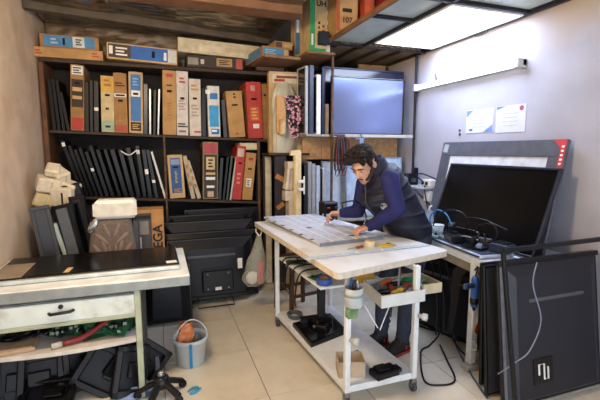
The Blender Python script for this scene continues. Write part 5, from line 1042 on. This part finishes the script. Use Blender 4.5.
for i in range(120):
    th_ = rnd.uniform(0, 2 * PI); ph_ = rnd.uniform(.0, 1.35); n_ = V((math.sin(ph_) * math.sin(th_), -math.sin(ph_) * abs(math.cos(th_)) * .9 + .1, math.cos(ph_)))
    r0 = H(n_.x * .08, -.022 + n_.y * .095, .058 + n_.z * .083); dr = HM @ (n_ * .5 + V((rnd.uniform(-.5, .5), rnd.uniform(-.3, .7), rnd.uniform(-.5, .3))))
    hb2.tube([r0 - dr * .008, r0 + dr * .012, r0 + dr * .022], [.011, .009, .004], 6)
skin_obj('hair', hb2, .0045, HAIR, mn, 0)
bd2 = MB()
for i in range(9):
    a = (i - 4) / 4 * 1.25; bd2.ell(H(math.sin(a) * .061, .022 + math.cos(a) * .062 - .012, -.088 + .045 * abs(math.sin(a)) ** 2), (.019, .017, .024), HM, n=8)
for s in (-1, 1): bd2.ell(H(s * .068, .012, -.03), (.009, .014, .035), HM, n=8)
bd2.tube([H(-.026, .096, -.064), H(0, .107, -.055), H(.026, .096, -.064)], .0055, 7, smooth=3)
skin_obj('beard', bd2, .005, mat('#3f2a22', .85, var=.2, scale=80), mn, 2)
# sweater
sw = MB()
for (s_, e_, w_) in ((Lsh, Lel, Lwr), (Rsh, Rel, Rwr)):
    dd = (w_ - e_).normalized()
    sw.tube([s_ + V((.05, (s_.y - 2.62) * -.3, -.02)), s_, (s_ + e_) / 2, e_ - (e_ - s_).normalized() * .02, e_ + dd * .02, (e_ + w_) / 2, w_ - dd * .01, w_ + dd * .012], [.07, .07, .063, .056, .056, .05, .04, .037], 16, smooth=3); sw.ell(s_, (.068, .066, .07)); sw.ell(e_, (.057,) * 3)
    for k in range(4): c = w_ - dd * (.05 + .035 * k); sw.tube([c - dd * .008, c + dd * .008], [.043 + .004 * k, .041 + .004 * k], 14)
sw.loft([(waist, V((.1, 0, .02)), V((0, .14, 0))), (chest, V((.1, 0, .05)), V((0, .16, 0))), (shC, V((.05, 0, .05)), V((0, .15, 0))), (neckB + V((.02, 0, -.02)), V((.04, 0, .04)), V((0, .06, 0)))])
skin_obj('sweater', sw, .008, NAVY, mn, 3)
# padded vest
vs = MB()
cen = [(hipC + V((.0, 0, -.085)), .112, .175), (hipC + V((-.05, 0, .03)), .178, .186), (waist + V((-.05, 0, -.035)), .185, .187), ((waist + chest) / 2 + V((-.075, 0, 0)), .2, .192), (chest + V((-.06, 0, 0)), .185, .195), ((chest + shC) / 2 + V((-.02, 0, 0)), .13, .188), (shC + V((.0, 0, .015)), .1, .165), (neckB + V((.005, 0, -.005)), .078, .1), (neckB + V((-.02, -.0, .035)), .076, .088), (neckB + V((-.04, -.005, .062)), .074, .082)]
rings = []
for i, (c, rx, ry) in enumerate(cen):
    t_ = min(1, max(0, (i - 2) / 4)); rings.append((c, V((rx, 0, rx * .75 * t_)), V((0, ry, 0))))
vs.loft(rings, 28)
for i in range(1, 6):
    c = (cen[i][0] + cen[i + 1][0]) / 2; rx = (cen[i][1] + cen[i + 1][1]) / 2; ry = (cen[i][2] + cen[i + 1][2]) / 2; t_ = min(1, max(0, (i - 1.5) / 4)); ax = (cen[i + 1][0] - cen[i][0]).normalized() * .018
    vs.loft([(c - ax, V((rx, 0, rx * .75 * t_)), V((0, ry, 0))), (c, V((rx + .012, 0, (rx + .012) * .75 * t_)), V((0, ry + .012, 0))), (c + ax, V((rx, 0, rx * .75 * t_)), V((0, ry, 0)))], 28)
skin_obj('vest', vs, .008, VEST, mn, 2)
em = PY(381, 209, 2.47); e0 = None
# round emblem on the chest front, near side
ec = V((1.503, 2.465, 1.10)); en = V((-.7, -.7, -.12)).normalized(); er = en.to_track_quat('Z', 'Y').to_matrix()
EM = thing; emo = MB().lathe([(.02, 0), (.024, 0), (.024, .003), (.02, .003), (.02, 0)], ec, 20, er).build('emblem', mat('#a4a8b2', .5), mn, True)
MB().box(ec + er @ V((0, .0, .002)), (.008, .034, .003), er, ch=0).box(ec + er @ V((.008, .004, .002)), (.016, .007, .003), er, ch=0).build('emblem_mark', mat('#a4a8b2', .5), emo)
MB().tube([V((1.42, 2.6, 1.33)), V((1.41, 2.57, 1.2)), V((1.42, 2.56, 1.1)), V((1.56, 2.57, .96))], .004, 6, smooth=4).build('zip', mat('#55586a', .4, .6), mn, True)
# trousers
tw = MB()
for (h_, k_, a_) in ((Lhip, Lkn, Lan), (Rhip, Rkn, Ran)):
    tw.tube([h_ + V((0, 0, .02)), (h_ + k_) / 2, k_, (k_ + a_) / 2, a_ + V((.012, 0, .04)), a_ + V((.002, 0, .005))], [.092, .082, .066, .058, .05, .052], 16, smooth=4)
    for k in range(3): tw.tube([a_ + V((.008 + .012 * k, 0, .035 + .035 * k)), a_ + V((.012 + .012 * k, 0, .05 + .035 * k))], [.053, .051], 14)
tw.loft([(hipC - V((0, 0, .1)), V((.09, 0, 0)), V((0, .15, 0))), (hipC, V((.108, 0, 0)), V((0, .155, 0))), (waist, V((.1, 0, .02)), V((0, .14, 0)))])
skin_obj('trousers', tw, .009, JEAN, mn, 3)
# shoes
def shoe(a_, fd):
    fd = fd.normalized(); sd = V((-fd.y, fd.x, 0)); c = V((a_.x, a_.y, 0)); s_ = MB(); UPV = V((0, 0, 1))
    s_.loft([(c - fd * .06 + UPV * .06, sd * .03, UPV * .05), (c - fd * .03 + UPV * .062, sd * .04, UPV * .058), (c + fd * .03 + UPV * .06, sd * .042, UPV * .056), (c + fd * .09 + UPV * .047, sd * .046, UPV * .042), (c + fd * .15 + UPV * .038, sd * .045, UPV * .03), (c + fd * .19 + UPV * .032, sd * .03, UPV * .02)], 18)
    s_.tube([c + UPV * .08, c + UPV * .115], [.046, .048], 16)
    o = skin_obj('shoe', s_, .006, mat('#191719', .7, var=.2), mn, 2)
    so_ = [(c + fd * x + sd * y * w_) for x, w_ in ((-.075, .6), (-.05, 1), (.05, 1), (.1, 1.12), (.16, 1), (.2, .5)) for y in (-.043,)] + [(c + fd * x + sd * y * w_) for x, w_ in reversed(((-.075, .6), (-.05, 1), (.05, 1), (.1, 1.12), (.16, 1), (.2, .5))) for y in (.043,)]
    MB().prism([(p.x, p.y) for p in so_], .001, .022).build('sole', mat('#8a2a30', .6), o)
    for k in range(4): q_ = c + fd * (.035 + .024 * k) + UPV * (.108 - .013 * k); MB().tube([q_ - sd * .03 - UPV * .012, q_, q_ + sd * .03 - UPV * .012], .0055, 6, smooth=3).build('lace', mat('#d02a38', .6), o, True)
    MB().box(c - fd * .01 + UPV * .05, (.012, .09, .03), Matrix((fd, sd, UPV)).transposed()).build('red_panel', mat('#c22a38', .6), o)
    return o
shoe(Lan, V((-1, -.25, 0))); shoe(Ran, V((-1, -.15, 0)))
# soldering iron in the right hand
tip = PZ(330, 223, ZB + .055); gp_ = (rt_[0] + rth) / 2
ir = thing('soldering_iron', 'black soldering iron held in the man\'s right hand', 'tool', (0, 0, 0))
tip = gp_ + V((-.035, .01, -.085)); tip.z = max(tip.z, ZB + .04); dv = (gp_ - tip).normalized()
MB().tube([tip, tip + dv * .05], [.002, .006], 8).build('tip', STEEL, ir, True); MB().tube([tip + dv * .05, tip + dv * .07, tip + dv * .14, tip + dv * .19], [.01, .015, .015, .01], 10, smooth=2).build('grip', BLACK, ir, True)
e_ = tip + dv * .19
st2 = thing('solder_station', 'black soldering station with red lamp at the far side of the trolley', 'device', (1.36, 3.32, ZB + .001), (0, 0, .1)); st2.location = (1.49, 3.43, ZB + .06)
MB().box((0, 0, .055), (.145, .12, .11), ch=.008).build('body', BLACK2, st2); MB().box((.0, -.062, .055), (.13, .004, .08)).build('face', BLACK, st2); MB().lathe([(.014, 0), (.014, .014), (.006, .016)], (.05, -.064, .06), 12, rot(PI / 2, 0, 0)).build('knob', CHAR, st2, True); MB().box((-.03, -.065, .06), (.03, .004, .012)).build('red_lamp', mat('#c23030', .4), st2)
for (x, y) in ((-.06, -.05), (.06, -.05), (-.06, .05), (.06, .05)): MB().box((x, y, -.03), (.02, .02, .06)).build('foot', BLACK, st2)
cable('iron_cord', 'black cord arching from the soldering iron past the man\'s arm', [e_, e_ + V((.0, .02, .05)), PY(342, 203, 2.86), PY(354, 201, 2.78), PY(362, 206, 2.68), PY(366, 216, 2.62), PZ(364, 224, ZB + .04)], .006, BLACK)
